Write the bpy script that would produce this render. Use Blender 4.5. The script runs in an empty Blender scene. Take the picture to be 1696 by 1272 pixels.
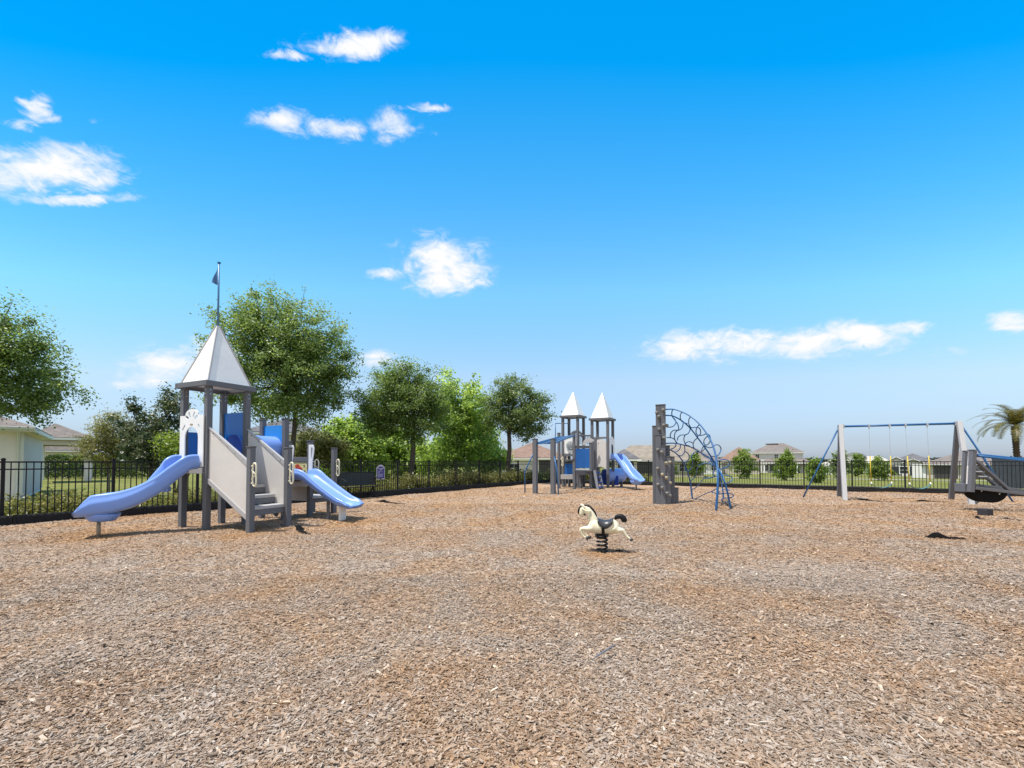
import bpy, bmesh, math, random
import numpy as np
from mathutils import Vector, Matrix
from mathutils import noise as mnoise

SC = bpy.context.scene
COL = SC.collection
R = math.radians
random.seed(7)
RNG = np.random.default_rng(11)

# ---------------------------------------------------------------- survey helpers
F_PX, CX, HY, EYE = 754.0, 848.0, 764.0, 1.5      # focal length / horizon measured from the photo
TILT = R(1.6)
PY0 = HY - F_PX * math.tan(TILT)

def ray(px, py):
    a = (px - CX) / F_PX
    b = -(py - PY0) / F_PX
    return Vector((a, math.cos(TILT) - b * math.sin(TILT), math.sin(TILT) + b * math.cos(TILT)))

def at(px, py, Y):
    d = ray(px, py)
    return Vector((0, 0, EYE)) + d * (Y / d.y)

def on(px, py, z=0.0):
    d = ray(px, py)
    return Vector((0, 0, EYE)) + d * ((z - EYE) / d.z)

def terrain_z(x, y):
    d = max(0.0, x * .415 + y * .91 - 24.0)
    return -0.11 - 4.0 * (1 - math.exp(-.004 * d))

def on_terrain(px, py):
    d = ray(px, py)
    t = 10.0
    for _ in range(60):
        p = Vector((0, 0, EYE)) + d * t
        t = (terrain_z(p.x, p.y) - EYE) / d.z
    return Vector((0, 0, EYE)) + d * t

HOLLOWS = [(1.5, 7.55, .42, .030), (-8.9, 9.0, .75, .05), (-3.9, 11.2, .6, .04), (14.6, 18.1, .8, .045), (15.67, 17.6, .8, .045), (6.8, 24.0, .8, .05)]

def mulch_z(x, y):
    return (-sum(h * math.exp(-((x - a) ** 2 + (y - b) ** 2) / (r * r)) for a, b, r, h in HOLLOWS) + .020 * math.sin(.9 * x + 1.3) * math.cos(.8 * y + .4) + .014 * math.sin(2.1 * x - 1.1 * y) +
            .010 * math.cos(1.7 * y + 2.3 * x + .5))

# ---------------------------------------------------------------- scene graph helpers
OFF = {}

def tag(o, label=None, cat=None, group=None, kind=None):
    if label: o['label'] = label
    if cat: o['category'] = cat
    if group: o['group'] = group
    if kind: o['kind'] = kind
    return o

def thing(name, label, cat, loc, group=None):
    o = bpy.data.objects.new(name, None)
    o.empty_display_size = .2
    COL.objects.link(o)
    o.location = loc
    OFF[o] = Vector(loc)
    return tag(o, label, cat, group)

def link_mesh(name, me, m, parent=None, smooth=False, bevel=0, seg=2):
    o = bpy.data.objects.new(name, me)
    COL.objects.link(o)
    if m is not None:
        me.materials.append(m)
    if smooth:
        me.polygons.foreach_set('use_smooth', [True] * len(me.polygons))
    if parent is not None:
        o.parent = parent
        OFF[o] = OFF[parent]
    if bevel:
        md = o.modifiers.new('bevel', 'BEVEL')
        md.width = bevel; md.segments = seg; md.limit_method = 'ANGLE'; md.angle_limit = R(40)
    return o

class MB:
    """collects shapes in world coordinates, then links them as one mesh"""
    def __init__(s):
        s.v, s.f = [], []
    def add(s, vs, fs):
        n = len(s.v)
        s.v += [Vector(p) for p in vs]
        s.f += [tuple(i + n for i in f) for f in fs]
        return s
    def box(s, c, size, ax=None, ay=None, az=None):
        c = Vector(c)
        ax = Vector(ax) if ax is not None else Vector((1, 0, 0))
        az = Vector(az) if az is not None else Vector((0, 0, 1))
        ay = Vector(ay) if ay is not None else az.cross(ax)
        ax, ay, az = ax.normalized() * size[0] / 2, ay.normalized() * size[1] / 2, az.normalized() * size[2] / 2
        vs = [c + ax * i + ay * j + az * k for k in (-1, 1) for j in (-1, 1) for i in (-1, 1)]
        return s.add(vs, [(0, 2, 3, 1), (4, 5, 7, 6), (0, 1, 5, 4), (2, 6, 7, 3), (0, 4, 6, 2), (1, 3, 7, 5)])
    def bar(s, p, q, w, h, up=(0, 0, 1)):
        p, q = Vector(p), Vector(q)
        d = q - p
        up = Vector(up)
        if abs(d.normalized().dot(up)) > .98: up = Vector((0, 1, 0))
        side = d.cross(up).normalized()
        u2 = side.cross(d).normalized()
        return s.box((p + q) / 2, (d.length, w, h), d, side, u2)
    def tube(s, pts, r, seg=8, closed=False, caps=True):
        pts = [Vector(p) for p in pts]
        n = len(pts)
        rr = r if isinstance(r, (list, tuple)) else [r] * n
        ref = None
        rings = []
        for i in range(n):
            if closed:
                d = pts[(i + 1) % n] - pts[i - 1]
            else:
                d = pts[min(i + 1, n - 1)] - pts[max(i - 1, 0)]
            d = d.normalized() if d.length > 1e-9 else Vector((0, 0, 1))
            if ref is None:
                ref = Vector((0, 0, 1)) if abs(d.z) < .9 else Vector((1, 0, 0))
            a = (ref - d * ref.dot(d)).normalized()
            ref = a
            b = d.cross(a)
            rings.append([pts[i] + (a * math.cos(2 * math.pi * k / seg) + b * math.sin(2 * math.pi * k / seg)) * rr[i] for k in range(seg)])
        vs = [p for ring in rings for p in ring]
        fs = []
        m = n if closed else n - 1
        for i in range(m):
            j = (i + 1) % n
            for k in range(seg):
                fs.append((i * seg + k, i * seg + (k + 1) % seg, j * seg + (k + 1) % seg, j * seg + k))
        if caps and not closed:
            fs.append(tuple(reversed(range(seg))))
            fs.append(tuple((n - 1) * seg + k for k in range(seg)))
        return s.add(vs, fs)
    def loft(s, rings, caps=True, closed_ring=True):
        k = len(rings[0])
        vs = [p for r_ in rings for p in r_]
        fs = []
        kk = k if closed_ring else k - 1
        for i in range(len(rings) - 1):
            for j in range(kk):
                fs.append((i * k + j, i * k + (j + 1) % k, (i + 1) * k + (j + 1) % k, (i + 1) * k + j))
        if caps:
            fs.append(tuple(reversed(range(k))))
            fs.append(tuple((len(rings) - 1) * k + j for j in range(k)))
        return s.add(vs, fs)
    def prism(s, outer, holes, o, ax, az, t):
        """flat panel: outline in (a, z) of the frame o + a*ax + z*az, thickness t across"""
        o, ax, az = Vector(o), Vector(ax).normalized(), Vector(az).normalized()
        nrm = ax.cross(az).normalized()
        bm = bmesh.new()
        loops = []
        for lp in [outer] + list(holes):
            vs = [bm.verts.new((p[0], p[1], 0)) for p in lp]
            loops.append(vs)
            for i in range(len(vs)):
                bm.edges.new((vs[i], vs[(i + 1) % len(vs)]))
        bmesh.ops.triangle_fill(bm, use_beauty=True, use_dissolve=False, edges=bm.edges[:])
        bm.verts.index_update()
        co = [o + ax * v.co.x + az * v.co.y for v in bm.verts]
        n = len(co)
        vs = [p - nrm * t / 2 for p in co] + [p + nrm * t / 2 for p in co]
        fs = []
        for f in bm.faces:
            ix = [v.index for v in f.verts]
            a, b, c = [bm.verts[i].co if False else f.verts[q].co for q, i in enumerate(ix)][:3]
            ccw = (b - a).cross(c - a).z > 0
            ix2 = ix if ccw else ix[::-1]
            fs.append(tuple(i + n for i in ix2))
            fs.append(tuple(reversed(ix2)))
        for li, lp in enumerate(loops):
            ids = [v.index for v in lp]
            for i in range(len(ids)):
                a, b = ids[i], ids[(i + 1) % len(ids)]
                fs.append((a, b, b + n, a + n))
        bm.free()
        return s.add(vs, fs)
    def build(s, name, m, parent=None, smooth=False, bevel=0, seg=2, fix=True):
        off = OFF[parent] if parent is not None else Vector((0, 0, 0))
        me = bpy.data.meshes.new(name)
        me.from_pydata([tuple(p - off) for p in s.v], [], s.f)
        if fix:
            bm = bmesh.new(); bm.from_mesh(me)
            bmesh.ops.recalc_face_normals(bm, faces=bm.faces[:])
            bm.to_mesh(me); bm.free()
        me.update()
        o = link_mesh(name, me, m, parent, smooth, bevel, seg)
        if smooth and not bevel:
            pass
        return o

def quad_mesh(name, V, m, parent=None, tone=None, nper=4):
    """V: (N, nper, 3) array of polygons"""
    N = V.shape[0]
    me = bpy.data.meshes.new(name)
    off = np.array(OFF[parent]) if parent is not None else np.zeros(3)
    me.vertices.add(N * nper)
    me.vertices.foreach_set('co', (V.reshape(-1, 3) - off).astype(np.float32).ravel())
    me.loops.add(N * nper)
    me.loops.foreach_set('vertex_index', np.arange(N * nper, dtype=np.int32))
    me.polygons.add(N)
    me.polygons.foreach_set('loop_start', np.arange(0, N * nper, nper, dtype=np.int32))
    try:
        me.polygons.foreach_set('loop_total', np.full(N, nper, dtype=np.int32))
    except Exception:
        pass
    if tone is not None:
        at_ = me.attributes.new('tone', 'FLOAT', 'FACE')
        at_.data.foreach_set('value', tone.astype(np.float32))
    me.update(calc_edges=True)
    return link_mesh(name, me, m, parent)

# ---------------------------------------------------------------- materials
def new_mat(name):
    m = bpy.data.materials.new(name)
    m.use_nodes = True
    nt = m.node_tree
    b = nt.nodes['Principled BSDF']
    return m, nt, b

def N(nt, t, **kw):
    n = nt.nodes.new(t)
    for k, v in kw.items():
        if k == 'inp':
            for kk, vv in v.items():
                n.inputs[kk].default_value = vv
        else:
            setattr(n, k, v)
    return n

def ramp(nt, stops, fac=None, interp='LINEAR'):
    n = nt.nodes.new('ShaderNodeValToRGB')
    cr = n.color_ramp
    cr.interpolation = interp
    while len(cr.elements) > 1: cr.elements.remove(cr.elements[-1])
    cr.elements[0].position = stops[0][0]; cr.elements[0].color = (*stops[0][1], 1)
    for p, c in stops[1:]:
        e = cr.elements.new(p); e.color = (*c, 1)
    if fac is not None: nt.links.new(fac, n.inputs[0])
    return n

def simple(name, col, rough=.5, var=.12, scale=6.0, bump=0.0, bscale=60.0, metal=0.0, spec=.5, dirt=None, coat=0.0):
    m, nt, b = new_mat(name)
    g = N(nt, 'ShaderNodeNewGeometry')
    nz = N(nt, 'ShaderNodeTexNoise', inp={'Scale': scale, 'Detail': 6.0, 'Roughness': .65})
    nt.links.new(g.outputs['Position'], nz.inputs['Vector'])
    lo = tuple(c * (1 - var) for c in col); hi = tuple(min(1, c * (1 + var)) for c in col)
    rp = ramp(nt, [(.3, lo), (.7, hi)], nz.outputs[0])
    out = rp.outputs[0]
    if dirt:
        n2 = N(nt, 'ShaderNodeTexNoise', inp={'Scale': scale * 2.7, 'Detail': 8.0, 'Roughness': .75})
        nt.links.new(g.outputs['Position'], n2.inputs['Vector'])
        r2 = ramp(nt, [(.52, (0, 0, 0)), (.75, (dirt[1],) * 3)], n2.outputs[0])
        mx = N(nt, 'ShaderNodeMixRGB'); mx.inputs[2].default_value = (*dirt[0], 1)
        nt.links.new(r2.outputs[0], mx.inputs[0]); nt.links.new(out, mx.inputs[1])
        out = mx.outputs[0]
    nt.links.new(out, b.inputs['Base Color'])
    rr = N(nt, 'ShaderNodeMapRange', inp={'To Min': max(.03, rough - .08), 'To Max': min(1, rough + .1)})
    nt.links.new(nz.outputs[0], rr.inputs[0]); nt.links.new(rr.outputs[0], b.inputs['Roughness'])
    b.inputs['Metallic'].default_value = metal
    b.inputs['Specular IOR Level'].default_value = spec
    b.inputs['Coat Weight'].default_value = coat
    if bump:
        n3 = N(nt, 'ShaderNodeTexNoise', inp={'Scale': bscale, 'Detail': 4.0})
        nt.links.new(g.outputs['Position'], n3.inputs['Vector'])
        bp = N(nt, 'ShaderNodeBump', inp={'Strength': bump, 'Distance': .01})
        nt.links.new(n3.outputs[0], bp.inputs['Height']); nt.links.new(bp.outputs[0], b.inputs['Normal'])
    return m

def plank_mat(name, col, var=.1):
    """recycled-plastic lumber: faint vertical / lengthwise grain, matte"""
    m, nt, b = new_mat(name)
    tc = N(nt, 'ShaderNodeNewGeometry')
    mp = N(nt, 'ShaderNodeMapping'); mp.inputs['Scale'].default_value = (22, 22, 2.0)
    nz = N(nt, 'ShaderNodeTexNoise', inp={'Scale': 3.0, 'Detail': 7.0, 'Roughness': .7})
    nt.links.new(tc.outputs['Position'], mp.inputs[0]); nt.links.new(mp.outputs[0], nz.inputs['Vector'])
    rp = ramp(nt, [(.28, tuple(c * (1 - var) for c in col)), (.72, tuple(c * (1 + var) for c in col))], nz.outputs[0])
    nt.links.new(rp.outputs[0], b.inputs['Base Color'])
    b.inputs['Roughness'].default_value = .62
    b.inputs['Specular IOR Level'].default_value = .35
    bp = N(nt, 'ShaderNodeBump', inp={'Strength': .10, 'Distance': .004})
    nt.links.new(nz.outputs[0], bp.inputs['Height']); nt.links.new(bp.outputs[0], b.inputs['Normal'])
    return m

def leaf_mat(name, dark, mid, light, trans=.45):
    m, nt, b = new_mat(name)
    a = N(nt, 'ShaderNodeAttribute', attribute_name='tone')
    rp = ramp(nt, [(0, dark), (.5, mid), (1, light)], a.outputs['Fac'])
    nt.links.new(rp.outputs[0], b.inputs['Base Color'])
    b.inputs['Roughness'].default_value = .42
    b.inputs['Specular IOR Level'].default_value = .5
    tr = N(nt, 'ShaderNodeBsdfTranslucent')
    hs = N(nt, 'ShaderNodeHueSaturation', inp={'Hue': .48, 'Saturation': 1.1, 'Value': 1.5})
    nt.links.new(rp.outputs[0], hs.inputs['Color']); nt.links.new(hs.outputs[0], tr.inputs['Color'])
    mx = N(nt, 'ShaderNodeMixShader', inp={0: trans})
    out = nt.nodes['Material Output']
    nt.links.new(b.outputs[0], mx.inputs[1]); nt.links.new(tr.outputs[0], mx.inputs[2])
    nt.links.new(mx.outputs[0], out.inputs['Surface'])
    return m

CHIP_STOPS = [(0.0, (.030, .021, .015)), (.10, (.085, .058, .040)), (.26, (.205, .148, .106)), (.45, (.305, .228, .168)),
              (.62, (.375, .300, .238)), (.78, (.405, .352, .308)), (.90, (.51, .43, .35)), (1.0, (.62, .55, .46))]
RUST_STOPS = [(0.0, (.030, .018, .010)), (.12, (.09, .046, .020)), (.35, (.25, .132, .058)), (.6, (.385, .222, .108)),
              (.85, (.50, .32, .18)), (1.0, (.64, .47, .30))]

SCUFFS = [(1.5, 7.55, .75), (-8.5, 9.1, 1.3), (-3.9, 11.3, 1.1), (14.6, 18.1, 1.2), (15.67, 17.6, 1.2), (6.6, 24.2, 1.3), (-5.6, 9.2, .9)]

def chip_color(nt, pos, tone_out):
    """chip palette: weathered grey-tan, with patches where fresher rust-brown chips lie"""
    r1 = ramp(nt, CHIP_STOPS, tone_out)
    r2 = ramp(nt, RUST_STOPS, tone_out)
    n1 = N(nt, 'ShaderNodeTexNoise', inp={'Scale': .62, 'Detail': 7.0, 'Roughness': .72, 'Distortion': .5})
    nt.links.new(pos, n1.inputs['Vector'])
    f = ramp(nt, [(.41, (.05,) * 3), (.65, (.80,) * 3)], n1.outputs[0])
    n2 = N(nt, 'ShaderNodeTexNoise', inp={'Scale': 34.0, 'Detail': 2.0})
    nt.links.new(pos, n2.inputs['Vector'])
    ad = N(nt, 'ShaderNodeMath', operation='MULTIPLY_ADD', inp={1: 1.5, 2: -.75})
    nt.links.new(n2.outputs[0], ad.inputs[0])
    # fresher, browner mulch lies round the equipment, greyer sun-bleached chips in the open foreground
    sy = N(nt, 'ShaderNodeSeparateXYZ'); nt.links.new(pos, sy.inputs[0])
    fy_ = N(nt, 'ShaderNodeMapRange', interpolation_type='SMOOTHSTEP', inp={'From Min': 5.0, 'From Max': 13.0, 'To Min': 0.0, 'To Max': .34})
    nt.links.new(sy.outputs[1], fy_.inputs[0])
    a3 = N(nt, 'ShaderNodeMath', operation='ADD'); nt.links.new(f.outputs[0], a3.inputs[0]); nt.links.new(fy_.outputs[0], a3.inputs[1])
    # scuffed spots where feet kick up the browner layer: slide exits, pony, below the swings
    for (sx, sy_, sr) in SCUFFS:
        ds = N(nt, 'ShaderNodeVectorMath', operation='DISTANCE'); ds.inputs[1].default_value = (sx, sy_, 0)
        nt.links.new(pos, ds.inputs[0])
        mr_ = N(nt, 'ShaderNodeMapRange', interpolation_type='SMOOTHSTEP', inp={'From Min': sr, 'From Max': sr * .25, 'To Min': 0.0, 'To Max': .55})
        nt.links.new(ds.outputs['Value'], mr_.inputs[0])
        a4 = N(nt, 'ShaderNodeMath', operation='ADD'); nt.links.new(a3.outputs[0], a4.inputs[0]); nt.links.new(mr_.outputs[0], a4.inputs[1])
        a3 = a4
    a2 = N(nt, 'ShaderNodeMath', operation='ADD', use_clamp=True)
    nt.links.new(a3.outputs[0], a2.inputs[0]); nt.links.new(ad.outputs[0], a2.inputs[1])
    mx = N(nt, 'ShaderNodeMixRGB')
    nt.links.new(a2.outputs[0], mx.inputs[0]); nt.links.new(r1.outputs[0], mx.inputs[1]); nt.links.new(r2.outputs[0], mx.inputs[2])
    return mx.outputs[0]

def mulch_ground_mat():
    m, nt, b = new_mat('mulch_ground')
    g = N(nt, 'ShaderNodeNewGeometry')
    mp = N(nt, 'ShaderNodeMapping'); mp.inputs['Rotation'].default_value = (0, 0, .6); mp.inputs['Scale'].default_value = (26, 52, 26)
    nt.links.new(g.outputs['Position'], mp.inputs[0])
    wn = N(nt, 'ShaderNodeTexNoise', inp={'Scale': 9.0, 'Detail': 2.0})
    nt.links.new(g.outputs['Position'], wn.inputs['Vector'])
    mixv = N(nt, 'ShaderNodeVectorMath', operation='MULTIPLY_ADD')
    mixv.inputs[1].default_value = (2.4, 2.4, 0)
    nt.links.new(wn.outputs['Color'], mixv.inputs[0]); nt.links.new(mp.outputs[0], mixv.inputs[2])
    vo = N(nt, 'ShaderNodeTexVoronoi', inp={'Scale': 1.0, 'Randomness': 1.0})
    nt.links.new(mixv.outputs[0], vo.inputs['Vector'])
    sp = N(nt, 'ShaderNodeSeparateColor'); nt.links.new(vo.outputs['Color'], sp.inputs[0])
    tn = N(nt, 'ShaderNodeMath', operation='MULTIPLY_ADD', inp={1: .72, 2: .24}); nt.links.new(sp.outputs[0], tn.inputs[0])
    c = chip_color(nt, g.outputs['Position'], tn.outputs[0])
    nt.links.new(c, b.inputs['Base Color'])
    b.inputs['Roughness'].default_value = .85
    b.inputs['Specular IOR Level'].default_value = .25
    ad = N(nt, 'ShaderNodeMath', operation='MULTIPLY_ADD', inp={1: -.7})
    nt.links.new(vo.outputs['Distance'], ad.inputs[0]); nt.links.new(sp.outputs[1], ad.inputs[2])
    bp = N(nt, 'ShaderNodeBump', inp={'Strength': .55, 'Distance': .02})
    nt.links.new(ad.outputs[0], bp.inputs['Height']); nt.links.new(bp.outputs[0], b.inputs['Normal'])
    return m

def chips_mat():
    m, nt, b = new_mat('wood_chips')
    g = N(nt, 'ShaderNodeNewGeometry')
    a = N(nt, 'ShaderNodeAttribute', attribute_name='tone')
    c = chip_color(nt, g.outputs['Position'], a.outputs['Fac'])
    gn = N(nt, 'ShaderNodeTexNoise', inp={'Scale': 240.0, 'Detail': 3.0})
    nt.links.new(g.outputs['Position'], gn.inputs['Vector'])
    rr = ramp(nt, [(.3, (.72, .72, .72)), (.7, (1.1, 1.1, 1.1))], gn.outputs[0])
    mx = N(nt, 'ShaderNodeMixRGB', blend_type='MULTIPLY', inp={0: 1.0})
    nt.links.new(c, mx.inputs[1]); nt.links.new(rr.outputs[0], mx.inputs[2])
    nt.links.new(mx.outputs[0], b.inputs['Base Color'])
    b.inputs['Roughness'].default_value = .8
    b.inputs['Specular IOR Level'].default_value = .3
    return m

def grass_mat():
    m, nt, b = new_mat('lawn_grass')
    g = N(nt, 'ShaderNodeNewGeometry')
    n1 = N(nt, 'ShaderNodeTexNoise', inp={'Scale': .35, 'Detail': 8.0, 'Roughness': .7})
    n2 = N(nt, 'ShaderNodeTexNoise', inp={'Scale': 14.0, 'Detail': 6.0, 'Roughness': .8})
    nt.links.new(g.outputs['Position'], n1.inputs['Vector']); nt.links.new(g.outputs['Position'], n2.inputs['Vector'])
    r1 = ramp(nt, [(.3, (.095, .125, .022)), (.5, (.165, .175, .042)), (.72, (.25, .22, .085))], n1.outputs[0])
    r2 = ramp(nt, [(.3, (.55, .55, .5)), (.7, (1.35, 1.35, 1.3))], n2.outputs[0])
    mx = N(nt, 'ShaderNodeMixRGB', blend_type='MULTIPLY', inp={0: 1.0})
    nt.links.new(r1.outputs[0], mx.inputs[1]); nt.links.new(r2.outputs[0], mx.inputs[2])
    nt.links.new(mx.outputs[0], b.inputs['Base Color'])
    b.inputs['Roughness'].default_value = .9
    b.inputs['Specular IOR Level'].default_value = .15
    bp = N(nt, 'ShaderNodeBump', inp={'Strength': .7, 'Distance': .05})
    nt.links.new(n2.outputs[0], bp.inputs['Height']); nt.links.new(bp.outputs[0], b.inputs['Normal'])
    return m

def shingle_mat(name, col):
    m, nt, b = new_mat(name)
    g = N(nt, 'ShaderNodeNewGeometry')
    n1 = N(nt, 'ShaderNodeTexNoise', inp={'Scale': .5, 'Detail': 5.0})
    n2 = N(nt, 'ShaderNodeTexVoronoi', inp={'Scale': 3.2})
    nt.links.new(g.outputs['Position'], n1.inputs['Vector']); nt.links.new(g.outputs['Position'], n2.inputs['Vector'])
    sp = N(nt, 'ShaderNodeSeparateColor'); nt.links.new(n2.outputs['Color'], sp.inputs[0])
    md = N(nt, 'ShaderNodeMath', operation='MULTIPLY_ADD', inp={1: .55})
    nt.links.new(sp.outputs[0], md.inputs[0]); nt.links.new(n1.outputs[0], md.inputs[2])
    r = ramp(nt, [(.25, tuple(c * .72 for c in col)), (.62, col), (1.0, tuple(c * 1.25 for c in col))], md.outputs[0])
    nt.links.new(r.outputs[0], b.inputs['Base Color'])
    b.inputs['Roughness'].default_value = .9
    return m

def bark_mat(name, col):
    m, nt, b = new_mat(name)
    g = N(nt, 'ShaderNodeNewGeometry')
    mp = N(nt, 'ShaderNodeMapping'); mp.inputs['Scale'].default_value = (14, 14, 2.5)
    nz = N(nt, 'ShaderNodeTexNoise', inp={'Scale': 2.0, 'Detail': 8.0, 'Roughness': .75})
    nt.links.new(g.outputs['Position'], mp.inputs[0]); nt.links.new(mp.outputs[0], nz.inputs['Vector'])
    r = ramp(nt, [(.3, tuple(c * .5 for c in col)), (.7, tuple(c * 1.35 for c in col))], nz.outputs[0])
    nt.links.new(r.outputs[0], b.inputs['Base Color'])
    b.inputs['Roughness'].default_value = .9
    bp = N(nt, 'ShaderNodeBump', inp={'Strength': .8, 'Distance': .03})
    nt.links.new(nz.outputs[0], bp.inputs['Height']); nt.links.new(bp.outputs[0], b.inputs['Normal'])
    return m

M = {}
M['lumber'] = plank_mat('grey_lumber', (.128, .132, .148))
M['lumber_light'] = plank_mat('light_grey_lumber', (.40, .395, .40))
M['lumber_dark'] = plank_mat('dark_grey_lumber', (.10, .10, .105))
M['panel'] = simple('almond_panel', (.64, .605, .575), .45, .04, 2.0, dirt=((.50, .45, .39), .3))
M['white'] = simple('white_panel', (.80, .80, .79), .42, .05, 2.0, dirt=((.55, .52, .47), .3))
M['roof_white'] = simple('white_roof_plastic', (.80, .79, .77), .5, .04, 1.6, dirt=((.6, .57, .52), .3))
M['blue'] = simple('blue_panel', (.012, .165, .56), .38, .07, 2.5)
M['blue_bright'] = simple('bright_blue_panel', (.012, .25, .68), .38, .07, 2.5)
M['slide'] = simple('blue_slide_plastic', (.185, .325, .76), .30, .05, 1.5, spec=.5, dirt=((.30, .40, .72), .2))
M['deep_blue'] = simple('deep_blue_plastic', (.012, .07, .42), .35, .08, 2.5)
M['pipe'] = simple('blue_painted_pipe', (.020, .105, .27), .35, .12, 6.0, spec=.4)
M['pipe_light'] = simple('pale_blue_pipe', (.075, .19, .38), .4, .12, 6.0)
M['flag'] = simple('pale_blue_flag', (.10, .22, .42), .7, .12, 6.0)
M['cream'] = simple('cream_plastic', (.70, .66, .50), .45, .06, 8.0)
M['black'] = simple('black_metal', (.010, .010, .012), .55, .2, 6.0, spec=.25)
M['bench'] = simple('bench_mesh', (.030, .030, .031), .5, .2, 8.0, spec=.4)
M['edging'] = simple('black_edging_plastic', (.014, .014, .016), .6, .25, 4.0, dirt=((.075, .065, .055), .3), spec=.25)
M['rubber'] = simple('black_rubber', (.006, .006, .006), .8, .3, 8.0, spec=.15)
M['steel'] = simple('galvanized_steel', (.55, .55, .56), .4, .1, 20.0, metal=.8)
M['tan_steel'] = simple('tan_post', (.30, .24, .17), .55, .12, 12.0)
M['yellow'] = simple('yellow_sleeve', (.50, .38, .03), .5, .1, 12.0)
M['teal'] = simple('teal_belt', (.07, .17, .17), .6, .15, 12.0)
M['pony'] = simple('cream_pony_plastic', (.74, .68, .50), .4, .05, 6.0, dirt=((.55, .46, .30), .4))
M['saddle'] = simple('charcoal_saddle', (.035, .036, .042), .35, .15, 8.0)
M['yellow_panel'] = simple('pale_yellow_panel', (.62, .55, .26), .5, .08, 6.0)
M['red'] = simple('red_panel', (.42, .05, .03), .5, .15, 10.0)
M['hold_a'] = simple('grey_hold', (.19, .18, .165), .8, .3, 25.0, .4, 60)
M['hold_b'] = simple('tan_hold', (.36, .31, .22), .8, .3, 25.0, .4, 60)
M['sign_blue'] = simple('sign_blue', (.035, .030, .20), .45, .1, 12.0)
M['sign_frame'] = simple('sign_frame_grey', (.42, .43, .50), .5, .08, 12.0)
M['sign_text'] = simple('sign_lettering', (.55, .54, .72), .5, .05, 12.0)
M['fabric'] = simple('dark_fabric_and_shade', (.007, .007, .007), .95, .3, 12.0, .4, 50, spec=.08)  # also blackens the strip that stands for the pony's shadow
M['cover'] = simple('charcoal_stub', (.028, .028, .033), .8, .2, 10.0)
M['mulch'] = mulch_ground_mat()
M['chips'] = chips_mat()
M['grass'] = grass_mat()
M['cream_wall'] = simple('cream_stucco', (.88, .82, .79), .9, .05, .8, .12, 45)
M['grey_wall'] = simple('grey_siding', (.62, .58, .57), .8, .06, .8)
M['white_wall'] = simple('white_stucco', (.72, .71, .69), .9, .05, .8, .12, 45)
M['beige_wall'] = simple('beige_stucco', (.52, .47, .41), .9, .05, .8, .12, 45)
M['trim'] = simple('white_trim', (.78, .78, .75), .6, .05, 2.0)
M['roof_brown'] = shingle_mat('brown_shingle', (.155, .132, .120))
M['roof_red'] = shingle_mat('red_brown_shingle', (.185, .120, .090))
M['roof_tan'] = shingle_mat('tan_shingle', (.205, .172, .135))
M['roof_grey'] = shingle_mat('grey_shingle', (.105, .102, .110))
M['roof_pale'] = shingle_mat('pale_tile', (.40, .37, .34))
M['glass'] = simple('window_glass', (.03, .035, .045), .08, .3, 2.0, spec=.8)
M['door'] = simple('dark_door', (.05, .045, .045), .5, .2, 3.0)
M['bark'] = bark_mat('oak_bark', (.085, .066, .050))
M['bark_pale'] = bark_mat('pale_bark', (.22, .185, .145))
M['palm_bark'] = bark_mat('palm_bark', (.095, .055, .032))
M['oak'] = leaf_mat('oak_leaves', (.055, .098, .024), (.155, .238, .060), (.34, .43, .16), .52)
M['oak2'] = leaf_mat('dusty_oak_leaves', (.055, .095, .028), (.152, .222, .066), (.34, .40, .17), .5)
M['lime'] = leaf_mat('bright_green_leaves', (.14, .23, .04), (.29, .42, .10), (.48, .60, .25), .58)
M['maple'] = leaf_mat('mid_green_leaves', (.075, .13, .022), (.175, .265, .045), (.32, .40, .10), .5)
M['magnolia'] = leaf_mat('magnolia_leaves', (.024, .046, .018), (.066, .108, .042), (.30, .30, .18), .25)
M['myrtle'] = leaf_mat('olive_leaves', (.085, .098, .026), (.205, .22, .065), (.36, .33, .15), .45)
M['shrub'] = leaf_mat('variegated_shrub_leaves', (.05, .075, .014), (.17, .185, .045), (.40, .37, .16), .45)
M['hedge'] = leaf_mat('hedge_leaves', (.018, .034, .010), (.05, .085, .018), (.12, .19, .04), .35)
M['hedge_lime'] = leaf_mat('lime_hedge_leaves', (.07, .12, .012), (.15, .24, .022), (.26, .36, .05), .45)
M['far_trees'] = leaf_mat('far_tree_leaves', (.018, .032, .020), (.035, .058, .030), (.065, .09, .045), .3)
M['palm'] = leaf_mat('palm_leaflets', (.045, .050, .012), (.115, .110, .024), (.27, .22, .06), .3)

# ================================================================ ground
# fence line on the ground, left run then the two runs of the back
FL0 = on(0, 872); FC1 = on(911.6, 799.07); FC2 = on(1073, 803.6); FC3 = on(1500.7, 815.6)
dl = (FL0 - FC1).normalized(); dr = (FC3 - FC2).normalized()
FLs = FL0 + dl * 9.0
FRe = FC3 + dr * 12.0
FENCE = [FLs, FC1, FC2, FRe]

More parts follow.
